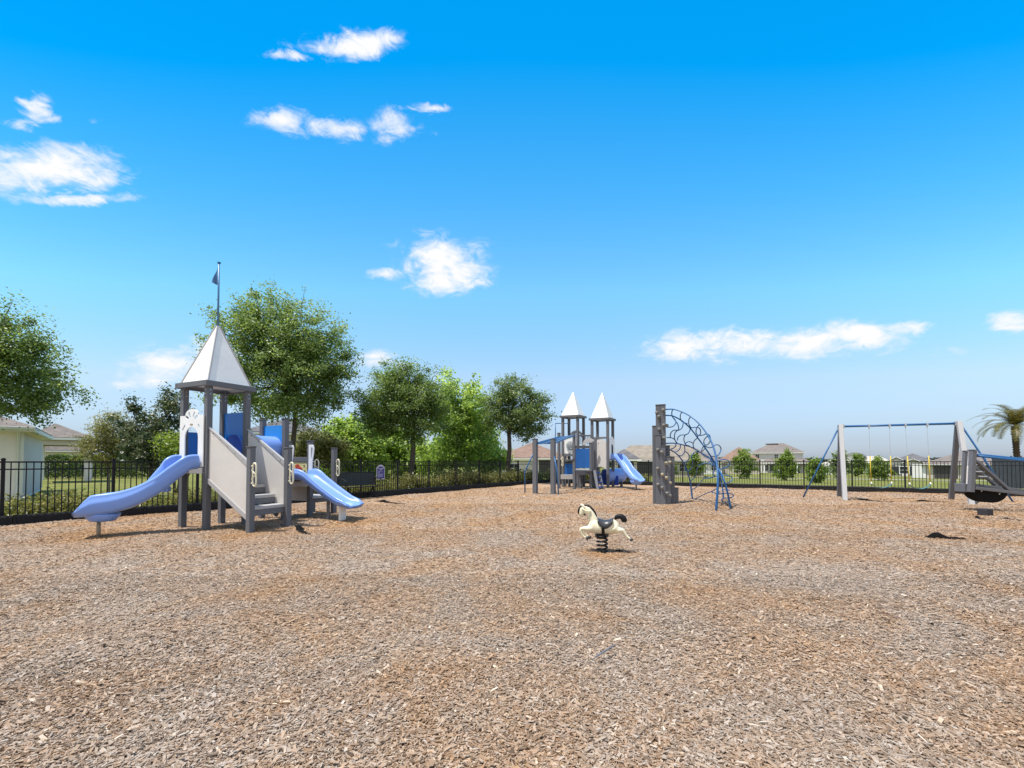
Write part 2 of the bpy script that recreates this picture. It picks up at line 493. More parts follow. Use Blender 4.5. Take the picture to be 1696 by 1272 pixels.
def build_ground():
    # terrain: lawn that falls away gently beyond the fence, out to the horizon
    xs = np.concatenate([np.linspace(-900, -120, 14), np.linspace(-110, 150, 66), np.linspace(165, 900, 14)])
    ys = np.concatenate([np.linspace(-300, -30, 8), np.linspace(-24, 190, 60), np.linspace(215, 1500, 16)])
    vs, fs = [], []
    for y in ys:
        for x in xs:
            vs.append((x, y, terrain_z(x, y)))
    nx = len(xs)
    for j in range(len(ys) - 1):
        for i in range(nx - 1):
            fs.append((j * nx + i, j * nx + i + 1, (j + 1) * nx + i + 1, (j + 1) * nx + i))
    me = bpy.data.meshes.new('lawn'); me.from_pydata(vs, [], fs); me.update()
    o = link_mesh('lawn', me, M['grass'], smooth=True); o['kind'] = 'structure'
    # mulch bed: fine grid clipped to the playground outline
    poly = [FLs, FC1, FC2, FRe, Vector((FRe.x + 2, -9, 0)), Vector((-22, -9, 0))]
    bm = bmesh.new()
    st = .25
    x0, x1, y0, y1 = -26, 34, -9, 36
    nx, ny = int((x1 - x0) / st) + 1, int((y1 - y0) / st) + 1
    g = [[bm.verts.new((x0 + i * st, y0 + j * st, 0)) for i in range(nx)] for j in range(ny)]
    for j in range(ny - 1):
        for i in range(nx - 1):
            bm.faces.new((g[j][i], g[j][i + 1], g[j + 1][i + 1], g[j + 1][i]))
    k = len(poly)
    ctr = Vector((0, 8, 0))
    for i in range(k):
        a, b = poly[i], poly[(i + 1) % k]
        e = (b - a); n = Vector((e.y, -e.x, 0)).normalized()
        if n.dot(ctr - a) > 0: n = -n
        geom = bm.verts[:] + bm.edges[:] + bm.faces[:]
        bmesh.ops.bisect_plane(bm, geom=geom, plane_co=Vector((a.x, a.y, 0)) + n * .03, plane_no=n, clear_outer=True)
    for v in bm.verts:
        v.co.z = mulch_z(v.co.x, v.co.y)
    me = bpy.data.meshes.new('mulch_ground'); bm.to_mesh(me); bm.free()
    o = link_mesh('mulch_ground', me, M['mulch'], smooth=True); o['kind'] = 'structure'

def inside_bed(x, y):
    ok = np.ones_like(x, bool)
    for a, b in ((FLs, FC1), (FC1, FC2), (FC2, FRe)):
        e = b - a
        ok &= (e.x * (y - a.y) - e.y * (x - a.x)) < -.12 * e.length
    return ok

def build_chips():
    polys = []; tones = []
    def z_np(x, y):
        return (-sum(h * np.exp(-((x - a) ** 2 + (y - b) ** 2) / (r * r)) for a, b, r, h in HOLLOWS) + .020 * np.sin(.9 * x + 1.3) * np.cos(.8 * y + .4) + .014 * np.sin(2.1 * x - 1.1 * y) + .010 * np.cos(1.7 * y + 2.3 * x + .5))
    for (ya, yb, dens, boxes, sc) in ((1.4, 3.4, 9200, True, .74), (3.4, 6.0, 7000, False, .76), (6.0, 10, 2700, False, .9), (10, 16, 950, False, 1.15), (16, 26, 240, False, 1.45)):
        area = 1.22 * (yb ** 2 - ya ** 2)
        n = int(area * dens)
        y = np.sqrt(RNG.uniform(ya ** 2, yb ** 2, n))
        x = RNG.uniform(-1.22, 1.22, n) * y
        k = inside_bed(x, y); x, y = x[k], y[k]; n = len(x)
        L = np.clip(RNG.lognormal(math.log(.025), .48, n), .010, .085) * sc
        W = np.clip(L * RNG.uniform(.18, .50, n), .005, .022) * (sc if sc > 1 else 1)
        th = RNG.uniform(0, 2 * math.pi, n)
        pit = RNG.normal(0, .16, n); rol = RNG.normal(0, .23, n)
        z = z_np(x, y) + .004 + RNG.uniform(0, .010, n) + np.abs(np.sin(pit)) * L * .35
        c = np.stack([x, y, z], 1)
        a = np.stack([np.cos(th) * np.cos(pit), np.sin(th) * np.cos(pit), np.sin(pit)], 1)
        s0 = np.stack([-np.sin(th), np.cos(th), np.zeros(n)], 1)
        up0 = np.cross(a, s0)
        s = s0 * np.cos(rol)[:, None] + up0 * np.sin(rol)[:, None]
        u = np.cross(a, s)
        tp = RNG.uniform(.45, 1.0, n)[:, None]; t2 = RNG.uniform(.55, 1.0, n)[:, None]
        skew = RNG.normal(0, .16, n)[:, None] * L[:, None]
        h = L[:, None] / 2; w = W[:, None] / 2
        p0 = c - a * h - s * w * tp; p1 = c + a * (h + skew) - s * w * t2
        p2 = c + a * (h - skew) + s * w; p3 = c - a * (h * .9) + s * w
        tone = np.clip(RNG.normal(.54, .165, n), 0, 1)
        polys.append(np.stack([p0, p1, p2, p3], 1)); tones.append(tone)
        if boxes:
            d = u * (-RNG.uniform(.002, .006, n)[:, None])
            for q, r_ in ((p0, p1), (p1, p2), (p2, p3), (p3, p0)):
                polys.append(np.stack([q, q + d, r_ + d, r_], 1)); tones.append(tone * .92)
    o = quad_mesh('wood_chips', np.concatenate(polys), M['chips'], None, np.concatenate(tones))
    o['kind'] = 'stuff'

# ================================================================ foliage
def leaf_quads(pos, size, up_bias=.35, out=None, aspect=.5, rng=RNG):
    """one bent diamond per leaf"""
    n = len(pos)
    nv = rng.normal(size=(n, 3)); nv[:, 2] = np.abs(nv[:, 2]) * .8 + up_bias
    if out is not None: nv += out * .55
    nv /= np.linalg.norm(nv, axis=1)[:, None]
    r = rng.normal(size=(n, 3))
    a = np.cross(nv, r); a /= np.linalg.norm(a, axis=1)[:, None] + 1e-9
    b = np.cross(nv, a)
    sz = (size * rng.uniform(.6, 1.35, n))[:, None]
    w = sz * aspect
    p0 = pos - a * sz * .5
    p2 = pos + a * sz * .5 - nv * sz * .10
    p1 = pos + b * w * .5 + nv * sz * .05
    p3 = pos - b * w * .5 + nv * sz * .05
    return np.stack([p0, p1, p2, p3], 1)

def crown_points(lobes, n_clumps, per, clump_r, rng, shell=.45, flat=.75):
    """clump centres inside ellipsoid lobes (denser to the rim), then leaves round each clump"""
    lob = np.array(lobes, float)
    vol = lob[:, 3] * lob[:, 4] * lob[:, 5]
    idx = rng.choice(len(lob), n_clumps, p=vol / vol.sum())
    d = rng.normal(size=(n_clumps, 3)); d /= np.linalg.norm(d, axis=1)[:, None]
    r = rng.uniform(0, 1, n_clumps) ** shell
    r *= 1 + rng.normal(0, .07, n_clumps)
    cl = lob[idx, :3] + d * r[:, None] * lob[idx, 3:6]
    ext = (lob[:, 3:6].max(1)).mean()
    nv = max(3, n_clumps // 45)
    dv = rng.normal(size=(nv, 3)); dv /= np.linalg.norm(dv, axis=1)[:, None]
    iv = rng.choice(len(lob), nv)
    vc = lob[iv, :3] + dv * lob[iv, 3:6] * rng.uniform(.6, 1.0, nv)[:, None]
    near = (np.linalg.norm((cl[:, None, :] - vc[None]) / np.array([1, 1, .75]), axis=2) < ext * .30).any(1)
    keepc = ~near if (~near).sum() > 8 else np.ones(n_clumps, bool)
    cl, idx = cl[keepc], idx[keepc]; n_clumps = len(cl)
    cr = clump_r * rng.uniform(.5, 1.35, n_clumps)
    cnt = np.maximum(4, rng.poisson(per, n_clumps))
    ci = np.repeat(np.arange(n_clumps), cnt)
    g = rng.normal(size=(len(ci), 3)) * .5
    g[:, 2] *= flat
    pos = cl[ci] + g * cr[ci][:, None]
    ct = rng.normal(.0, .12, n_clumps) + rng.normal(0, .08, len(lob))[idx]
    tone = np.clip(.45 + ct[ci] + rng.normal(0, .17, len(ci)) , 0, 1)
    out = pos - lob[:, :3].mean(0)
    out /= np.linalg.norm(out, axis=1)[:, None] + 1e-9
    return cl, pos, tone, out

def tree(name, label, cat, base, lobes, leaf, bark='bark', n_clumps=260, per=90, clump_r=.55, size=.12, trunk_r=.16, fork=.45,
         group=None, seed=1, shell=.45, lean=(0, 0), limbs=16, aspect=.55, wisps=0, crown_name='crown', trunks=1):
    rng = np.random.default_rng(seed)
    t = thing(name, label, cat, base, group)
    b = np.array(base, float)
    L = [(b[0] + l[0], b[1] + l[1], b[2] + l[2], l[3], l[4], l[5]) for l in lobes]
    cl, pos, tone, out = crown_points(L, n_clumps, per, clump_r, rng, shell)
    top = max(l[2] + l[5] for l in lobes); cz = np.mean([l[2] for l in lobes])
    low = min(l[2] - l[5] for l in lobes)
    mb = MB()
    fz = max(.25, low + (cz - low) * fork)
    for k in range(trunks):
        ox, oy = ((k - (trunks - 1) / 2) * trunk_r * 2.2, rng.uniform(-.1, .1) * (trunks > 1))
        f = Vector((b[0] + lean[0] + ox * 2.4, b[1] + lean[1] + oy, b[2] + fz))
        p0 = Vector((b[0] + ox, b[1] + oy, b[2] - .25))
        wob = Vector((rng.uniform(-.06, .06), rng.uniform(-.06, .06), 0)) * fz * .5
        mb.tube([p0, p0.lerp(f, .06) , p0.lerp(f, .35) + wob, p0.lerp(f, .7) - wob * .6, f], [trunk_r * 1.5, trunk_r * 1.1, trunk_r * .95, trunk_r * .85, trunk_r * .75], 10)
        lead = Vector((b[0] + np.mean([l[0] for l in lobes]), b[1] + np.mean([l[1] for l in lobes]), b[2] + cz + (top - cz) * .45))
        midl = f.lerp(lead, .5) + Vector((rng.uniform(-.2, .2), rng.uniform(-.2, .2), 0))
        mb.tube([f - Vector((0, 0, .05)), midl, lead], [trunk_r * .74, trunk_r * .45, trunk_r * .12], 7)
        limb_ids = rng.choice(len(cl), min(limbs, len(cl)), replace=False)
        for i in limb_ids:
            e = Vector(cl[i])
            q_ = float(rng.uniform(0, .7))
            s = f.lerp(midl, q_ * 2) if q_ < .5 else midl.lerp(lead, q_ * 2 - 1)
            mid = s.lerp(e, .5) + Vector((0, 0, -.12 * (e - s).length * rng.uniform(-.3, 1)))
            r0 = trunk_r * rng.uniform(.26, .46)
            mb.tube([s, mid, e], [r0, r0 * .55, r0 * .12], 5)
    if wisps:
        # thin shoots that stick out past the outline, each with a few leaves
        wp = []
        ids = rng.choice(len(cl), min(wisps, len(cl)), replace=False)
        cen = np.array([np.mean([l[0] for l in L]), np.mean([l[1] for l in L]), np.mean([l[2] for l in L])])
        for i in ids:
            d = cl[i] - cen; ln = np.linalg.norm(d) + 1e-6; d = d / ln; d[2] += .35 + rng.uniform(-.3, .3); d /= np.linalg.norm(d)
            ll = rng.uniform(.45, 1.05) * clump_r * 1.7
            e = cl[i] + d * ll
            if i in limb_ids: mb.tube([Vector(cl[i]), Vector((cl[i] + e) / 2) + Vector((0, 0, .04)), Vector(e)], [.012, .009, .004], 4)
            k = int(rng.integers(10, 24))
            s = rng.uniform(.2, 1.05, k)[:, None]
            wp.append(cl[i] + d * ll * s + rng.normal(0, .05 + .02 * clump_r, (k, 3)))
        wp = np.concatenate(wp)
        pos = np.concatenate([pos, wp]); tone = np.concatenate([tone, np.clip(rng.normal(.5, .2, len(wp)), 0, 1)])
        o2 = wp - cen; o2 /= np.linalg.norm(o2, axis=1)[:, None] + 1e-9
        out = np.concatenate([out, o2])
    keep = pos[:, 2] > b[2] + .05
    pos, tone, out = pos[keep], tone[keep], out[keep]
    mb.build('trunk', M[bark], t, smooth=True, fix=False)
    quad_mesh(crown_name, leaf_quads(pos, size, .3, out, aspect, rng), M[leaf], t, tone)
    return t

def px_lobes(base, Y, specs, depth=1.0):
    """crown lobes read off the photo: (px, py, rx, ry) ellipses at distance Y -> metres from the base"""
    res = []
    for px, py, rx, ry, *dz in specs:
        c = at(px, py, Y)
        s = Y / F_PX
        res.append((c.x - base[0], (dz[0] if dz else 0.0), c.z - base[2], rx * s, max(rx, ry) * s * depth, ry * s))
    return res

def bush(name, label, cat, base, lobes, leaf, n, size, seed, group=None, aspect=.55, clump_r=.25, per=30, shell=.5, kind=None):
    rng = np.random.default_rng(seed)
    b = np.array(base, float)
    L = [(b[0] + l[0], b[1] + l[1], b[2] + l[2], l[3], l[4], l[5]) for l in lobes]
    cl, pos, tone, out = crown_points(L, max(3, n // per), per, clump_r, rng, shell)
    keep = pos[:, 2] > b[2] + .01
    t = thing(name, label, cat, base, group)
    quad_mesh('foliage', leaf_quads(pos[keep], size, .3, out[keep], aspect, rng), M[leaf], t, tone[keep])
    mb = MB()
    for i in rng.choice(len(cl), min(7, len(cl)), replace=False):
        e = Vector(cl[i]); p0 = Vector((b[0] + rng.uniform(-.08, .08), b[1] + rng.uniform(-.08, .08), b[2] - .05))
        mb.tube([p0, p0.lerp(e, .5) + Vector((0, 0, .1)), e], [.03, .02, .008], 5)
    mb.build('stem', M['bark'], t, smooth=True, fix=False)
    return t

def build_trees():
    # left edge oak
    Y = 15.5; b = at(-50, 0, Y); b = Vector((b.x, Y, 0))
    tree('oak_tree', 'broad oak at the left edge overhanging the cream house roof', 'tree', b,
         px_lobes(b, Y, [(10, 590, 92, 78), (-40, 610, 110, 100), (50, 655, 72, 44), (30, 545, 50, 46), (-60, 560, 80, 70), (88, 672, 36, 20), (-110, 640, 70, 70), (18, 682, 60, 20), (96, 664, 16, 12)], .9),
         'oak', n_clumps=440, per=92, clump_r=.38, size=.098, trunk_r=.17, seed=3, wisps=120, limbs=26, shell=.55)
    # big oak behind the near tower
    Y = 23.5; bx = at(478, 790, Y).x; b = Vector((bx, Y, terrain_z(bx, Y)))
    tree('oak_tree', 'tallest oak with a wide round crown right behind the near white tower', 'tree', b,
         px_lobes(b, Y, [(465, 600, 112, 100), (430, 545, 66, 66), (500, 560, 70, 66), (540, 620, 56, 62), (400, 630, 62, 62), (455, 510, 42, 34), (530, 665, 52, 34), (365, 560, 28, 26), (560, 590, 26, 36), (470, 660, 80, 36)], .9),
         'oak', n_clumps=640, per=112, clump_r=.56, size=.125, trunk_r=.14, seed=5, wisps=190, limbs=44, lean=(.35, 0), shell=.55, fork=.25)
    # mid oak
    Y = 26.0; bx = at(683, 790, Y).x; b = Vector((bx, Y, terrain_z(bx, Y)))
    tree('oak_tree', 'round dark oak on a bare trunk behind the blue rules sign', 'tree', b,
         px_lobes(b, Y, [(668, 672, 76, 56), (660, 622, 46, 32), (620, 690, 38, 38), (710, 672, 30, 40), (690, 640, 44, 38), (640, 700, 46, 32), (700, 708, 38, 26)], .9),
         'oak', n_clumps=430, per=104, clump_r=.48, size=.118, trunk_r=.16, seed=8, wisps=110, limbs=26, fork=.3, shell=.5)
    # right oak
    Y = 31.0; bx = at(843, 790, Y).x; b = Vector((bx, Y, terrain_z(bx, Y)))
    tree('oak_tree', 'airy oak standing left of the far twin towers', 'tree', b,
         px_lobes(b, Y, [(855, 675, 52, 44), (848, 644, 34, 24), (885, 680, 30, 34), (826, 695, 28, 30), (870, 705, 40, 26), (838, 660, 28, 26)], .9),
         'oak2', n_clumps=290, per=82, clump_r=.46, size=.13, trunk_r=.17, seed=9, wisps=90, limbs=24, fork=.3, shell=.5)
    # row of pale green sycamores behind
    row = [(590, 31, [(590, 748, 50, 48), (570, 715, 30, 36), (560, 775, 30, 26), (612, 775, 36, 26)], 'low bright green tree left of the dark round oak'),
           (640, 34, [(655, 755, 56, 42), (632, 735, 40, 36), (680, 765, 40, 34)], 'bright green bushy tree below the dark round oak'),
           (755, 33, [(752, 700, 44, 62), (738, 646, 24, 38), (775, 680, 34, 50), (756, 750, 56, 40), (725, 760, 40, 32)], 'tall bright green tree right of the dark round oak'),
           (800, 36, [(808, 745, 32, 46), (790, 722, 34, 46), (815, 770, 26, 24)], 'bright green tree between the dark round oak and the airy oak')]
    for i, (px, Y, sp, lab) in enumerate(row):
        bx = at(px, 790, Y).x; b = Vector((bx, Y, terrain_z(bx, Y)))
        tree('sycamore_tree', lab, 'tree', b, px_lobes(b, Y, sp, .8), 'lime', 'bark_pale', n_clumps=240, per=84, clump_r=.58, size=.20, trunk_r=.10,
             seed=20 + i, wisps=40, limbs=12, aspect=.8, group='bright green trees behind the long fence', shell=.6)
    # conifer-ish pale bush right of the deck slide
    Y = 27; bx = at(528, 790, Y).x; b = Vector((bx, Y, 0))
    tree('young_tree', 'loose olive green young tree behind the wave slide', 'tree', b, px_lobes(b, Y, [(522, 738, 38, 34), (548, 752, 26, 30), (500, 752, 26, 30)], .8), 'myrtle', 'bark_pale',
         n_clumps=170, per=45, clump_r=.45, size=.16, trunk_r=.06, seed=31, wisps=20, limbs=8)
    # magnolia (two leaders), myrtle, small green bush
    Y = 19.0; bx = at(250, 790, Y).x; b = Vector((bx, Y, 0))
    tree('magnolia_tree', 'dark glossy magnolia left of the near tower', 'tree', b,
         px_lobes(b, Y, [(226, 705, 22, 30), (224, 682, 14, 20), (225, 666, 6, 12), (252, 728, 34, 40), (286, 690, 22, 30), (280, 664, 16, 20), (278, 648, 8, 10), (297, 668, 12, 18), (240, 750, 34, 28), (275, 745, 30, 34)], .9),
         'magnolia', n_clumps=270, per=44, clump_r=.28, size=.145, trunk_r=.08, seed=41, wisps=40, limbs=14, aspect=.42, fork=.15)
    Y = 20.5; bx = at(180, 790, Y).x; b = Vector((bx, Y, 0))
    tree('myrtle_tree', 'thin olive brown myrtle beside the porch', 'tree', b,
         px_lobes(b, Y, [(184, 715, 34, 34), (165, 738, 26, 26), (205, 735, 28, 30), (188, 752, 40, 20), (196, 692, 18, 14)], .9),
         'myrtle', 'bark_pale', n_clumps=240, per=56, clump_r=.33, size=.085, trunk_r=.05, seed=42, wisps=60, limbs=16, aspect=.5, fork=.1)
    Y = 17.8; bx = at(288, 790, Y).x; b = Vector((bx, Y, 0))
    bush('round_bush', 'fine mid green bush between magnolia and near tower', 'bush', b, px_lobes(b, Y, [(288, 742, 26, 32), (320, 750, 24, 30)], .9), 'maple', 5200, .085, 43)
    # right-hand young maples along the lower lawn
    mp = [(1232, 793, 739, 21, 'maple', 'bushy young tree right of the blue climbing net'),
          (1302, 796, 745, 18, 'maple', 'bushy young tree in front of the two storey house'),
          (1352, 800, 757, 11, 'maple', 'narrow young tree behind the leaning blue swing brace'),
          (1420, 789, 749, 15, 'maple', 'young tree just right of the left swing leg'),
          (1456, 796, 756, 18, 'maple', 'round young tree seen between the yellow swing chains'),
          (1152, 791, 747, 13, 'maple', 'slim young tree seen through the blue climbing net'),
          (1108, 792, 756, 15, 'maple', 'low young tree peeping out behind the grey climbing column'),
          (1392, 793, 742, 17, 'oak2', 'dark slender tree behind the left swing legs')]
    for i, (px, pb, pt, rx, lf, lab) in enumerate(mp):
        b = on_terrain(px, pb); Y = b.y
        h = pb - pt
        sp = [(px, pb - h * .38, rx, h * .33), (px - rx * .1, pb - h * .62, rx * .72, h * .28), (px + rx * .05, pb - h * .82, rx * .38, h * .18)]
        tree('young_tree', lab, 'tree', b, px_lobes(b, Y, sp, .9), lf, 'bark_pale', n_clumps=130, per=44, clump_r=.36, size=.17 if Y < 60 else .2, trunk_r=.06,
             seed=60 + i, wisps=30, limbs=8, aspect=.7, group='young trees on the lower lawn', fork=.2)
    # palm
    Y = 40.0; c = at(1682, 706, Y); b = Vector((c.x, Y, terrain_z(c.x, Y)))
    t = thing('palm_tree', 'date palm with drooping fronds at the right edge', 'palm tree', b)
    rng = np.random.default_rng(77)
    mb = MB()
    H = c.z - b.z
    pts = []; rad = []
    for i in range(46):
        z = i / 45 * H
        pts.append((b.x + .05 * math.sin(z), b.y, b.z + z)); rad.append((.20 + .05 * (i % 2)) * (1.0 if z < H - .8 else 1.15) * rng.uniform(.92, 1.08))
    mb.tube(pts, rad, 12)
    mb.build('trunk', M['palm_bark'], t)
    for k in range(40):
        az = k * 2.39996 + rng.uniform(-.2, .2)
        el = R(82) - (k / 39) ** .85 * R(82) + rng.uniform(-.1, .1)
        ln = rng.uniform(2.7, 3.5)
        p = Vector((c.x, Y, c.z + .1)); d_el = el
        rach = [p.copy()]; dirs = []
        for s in range(14):
            d = Vector((math.cos(az) * math.cos(d_el), math.sin(az) * math.cos(d_el), math.sin(d_el)))
            p = p + d * (ln / 14); rach.append(p.copy()); dirs.append(d)
            d_el -= R(3.2 + 3.4 * s / 6) * (1 if d_el > -R(72) else 0)
        vq = []; tn = []
        for s in range(1, 14):
            for q in range(3):
                f = (s + q / 3) / 14
                pp = rach[s].lerp(rach[min(s + 1, 14)], q / 3); d = dirs[min(s, 13)]
                side = d.cross(Vector((0, 0, 1))).normalized(); upv = side.cross(d)
                ll = .50 * math.sin(math.pi * min(.98, .15 + .85 * f)) ** .7 + .08
                for sg in (-1, 1):
                    tip = pp + side * sg * ll * .75 + d * ll * .62 + upv * ll * .18 - Vector((0, 0, .10 * ll))
                    w = d * .028
                    vq.append([pp - w, pp + w, tip + w * .3, tip - w * .3]); tn.append(rng.uniform(.1, .9))
        for s in range(14):
            r0 = .03 * (1 - s / 15)
            side = Vector((0, 0, 1)).cross(dirs[s]).normalized() * r0
            vq.append([rach[s] - side, rach[s] + side, rach[s + 1] + side * .8, rach[s + 1] - side * .8]); tn.append(.9)
        quad_mesh('frond', np.array([[list(x) for x in q] for q in vq]), M['palm'], t, np.array(tn))

def strip_plants(name, p, q, width, hgt, n, leaf, size, seed, clump=.22, off=0.0, per=26):
    rng = np.random.default_rng(seed)
    p, q = Vector(p), Vector(q)
    d = (q - p); L = d.length; d = d.normalized(); nrm = Vector((-d.y, d.x, 0))
    nc = n // per
    s = rng.uniform(0, L, nc); w = rng.uniform(-.5, .5, nc) * width + off
    hm = hgt * (.72 + .28 * np.sin(s * 1.9 + 1) * np.sin(s * .73) + .12 * rng.normal(size=nc))
    z = hm * rng.uniform(.15, 1, nc) ** .7
    cl = np.stack([p.x + d.x * s + nrm.x * w, p.y + d.y * s + nrm.y * w, p.z + z], 1)
    ci = np.repeat(np.arange(nc), per)
    pos = cl[ci] + rng.normal(size=(len(ci), 3)) * clump * .5
    pos = pos[pos[:, 2] > p.z + .01]
    tone = np.clip(rng.normal(.5, .24, len(pos)), 0, 1)
    o = quad_mesh(name, leaf_quads(pos, size, .35, None, .55, rng), M[leaf], None, tone)
    o['kind'] = 'stuff'
    return o

def build_cover():
    n = Vector((-dl.y, dl.x, 0))
    if n.dot(Vector((0, 8, 0)) - FL0) > 0: n = -n
    a = FL0 + dl * 4 + n * .75; m = FL0 - dl * 13 + n * .75; e = FC1 + n * .75
    strip_plants('ground_cover', a, m, .8, .62, 30000, 'shrub', .075, 91)
    strip_plants('ground_cover', m + n * .3, e, 1.3, .85, 26000, 'shrub', .11, 92)
    a = FC1 + Vector((0, 1.0, 0)); e = FC2 + Vector((.3, 1.0, 0))
    strip_plants('ground_cover', a, e, 1.2, .95, 11000, 'shrub', .12, 93)
    # far wooded skyline
    rng = np.random.default_rng(5)
    P = []; T = []
    for Yc, x0, x1, h in ((330, -330, 420, 7.5), (420, -420, 520, 9.5)):
        nn = 15000
        x = rng.uniform(x0, x1, nn); y = Yc + rng.uniform(-16, 16, nn)
        hh = h * (.62 + .25 * np.sin(x * .045 + Yc) * np.sin(x * .013) + .13 * np.sin(x * .21) + .10 * np.sin(x * .6))
        z = -4.2 + hh * rng.uniform(0, 1, nn) ** .6
        P.append(np.stack([x, y, z], 1)); T.append(np.clip(rng.normal(.5, .2, nn), 0, 1))
    P = np.concatenate(P); T = np.concatenate(T)
    o = quad_mesh('distant_woods', leaf_quads(P, 2.6, .3, None, .8, rng), M['far_trees'], None, T)
    o['kind'] = 'stuff'

def hedge(label, p, q, h, w, leaf, n, seed, size=.10):
    rng = np.random.default_rng(seed)
    p, q = Vector(p), Vector(q)
    d = q - p; L = d.length; d = d.normalized(); nr = Vector((-d.y, d.x, 0))
    # leaves in a boxy clipped volume, most of them on the surface
    s = rng.uniform(0, L, n); a = rng.uniform(-w / 2, w / 2, n); z = rng.uniform(0, h, n)
    face = rng.integers(0, 3, n)
    z = np.where(face == 0, h + rng.normal(0, .05, n), z)
    a = np.where(face == 1, -w / 2 * np.sign(nr.dot(p)) * 1.0 + rng.normal(0, .05, n), a)
    z *= 1 + .05 * np.sin(s * 2.3) + .04 * np.sin(s * 5.1)
    pos = np.stack([p.x + d.x * s + nr.x * a, p.y + d.y * s + nr.y * a, p.z + z], 1)
    t = tag(quad_mesh('hedge', leaf_quads(pos, size, .3, None, .6, rng), M[leaf], None, np.clip(rng.normal(.5, .2, n), 0, 1)), label, 'hedge')
    return t

# ================================================================ fence
def fence_run(a, b, n_bays, label, first_post=True, nrm=None, height=1.5):
    t = thing('metal_fence', label, 'fence', a)
    d = (b - a) / n_bays
    dn = d.normalized()
    for i in range(n_bays + 1):
        p = a + d * i
        if i > 0 or first_post:
            mb = MB()
            mb.box(p + Vector((0, 0, height / 2)), (.064, .064, height + .06), dn)
            mb.box(p + Vector((0, 0, height + .045)), (.078, .078, .03), dn)
            mb.box(p + Vector((0, 0, height + .068)), (.05, .05, .018), dn)
            mb.build('post', M['black'], t)
        if i < n_bays:
            mb = MB()
            q = p + d
            p1, q1 = p + dn * .034, q - dn * .034
            for z, hh in ((height - .018, .036), (height - .19, .030), (.16, .030)):
                mb.bar(p1 + Vector((0, 0, z)), q1 + Vector((0, 0, z)), .030, hh)
            k = 16
            for j in range(1, k):
                c = p + d * (j / k)
                mb.box(c + Vector((0, 0, (height - .05) / 2 + .05)), (.020, .020, height - .10), dn)
            mb.build('picket_panel', M['black'], t)
    return t

def edging_run(a, b, n, label, inward):
    t = thing('border_edging', label, 'edging', a)
    d = (b - a) / n; dn = d.normalized()
    for i in range(n):
        p, q = a + d * i + dn * .004, a + d * (i + 1) - dn * .004
        L = (q - p).length
        mb = MB()
        h, w = .235, .10
        base = p - inward * w / 2
        # section with a chamfered top edge, lofted along the timber, and two sunken panels on its inner face
        sec = [(-w / 2, -.06), (w / 2, -.06), (w / 2, h - .035), (w / 2 - .02, h), (-w / 2 + .02, h), (-w / 2, h - .035)]
        rings = [[p + dn * s + inward * x + Vector((0, 0, z)) for x, z in sec] for s in (0, L)]
        mb.loft(rings)
        for s0, s1 in ((.07, .45), (.55, .93)):
            c = p + dn * L * (s0 + s1) / 2 + inward * (w / 2 + .004) + Vector((0, 0, .105))
            for zz in (-.062, .062):
                mb.box(c + Vector((0, 0, zz)), (L * (s1 - s0), .012, .022), dn)
            for ss in (-1, 1):
                mb.box(c + dn * ss * (L * (s1 - s0) / 2 - .01), (.022, .011, .102), dn)
        # the stake boss at the joint
        mb.tube([p + dn * .03 + inward * (w / 2 - .01) + Vector((0, 0, -.05)), p + dn * .03 + inward * (w / 2 - .01) + Vector((0, 0, h + .012))], .028, 8)
        mb.build('timber', M['edging'], t)
    return t

def inward_of(a, b):
    d = (b - a).normalized(); n = Vector((-d.y, d.x, 0))
    return n if n.dot(Vector((0, 8, 0)) - a) > 0 else -n

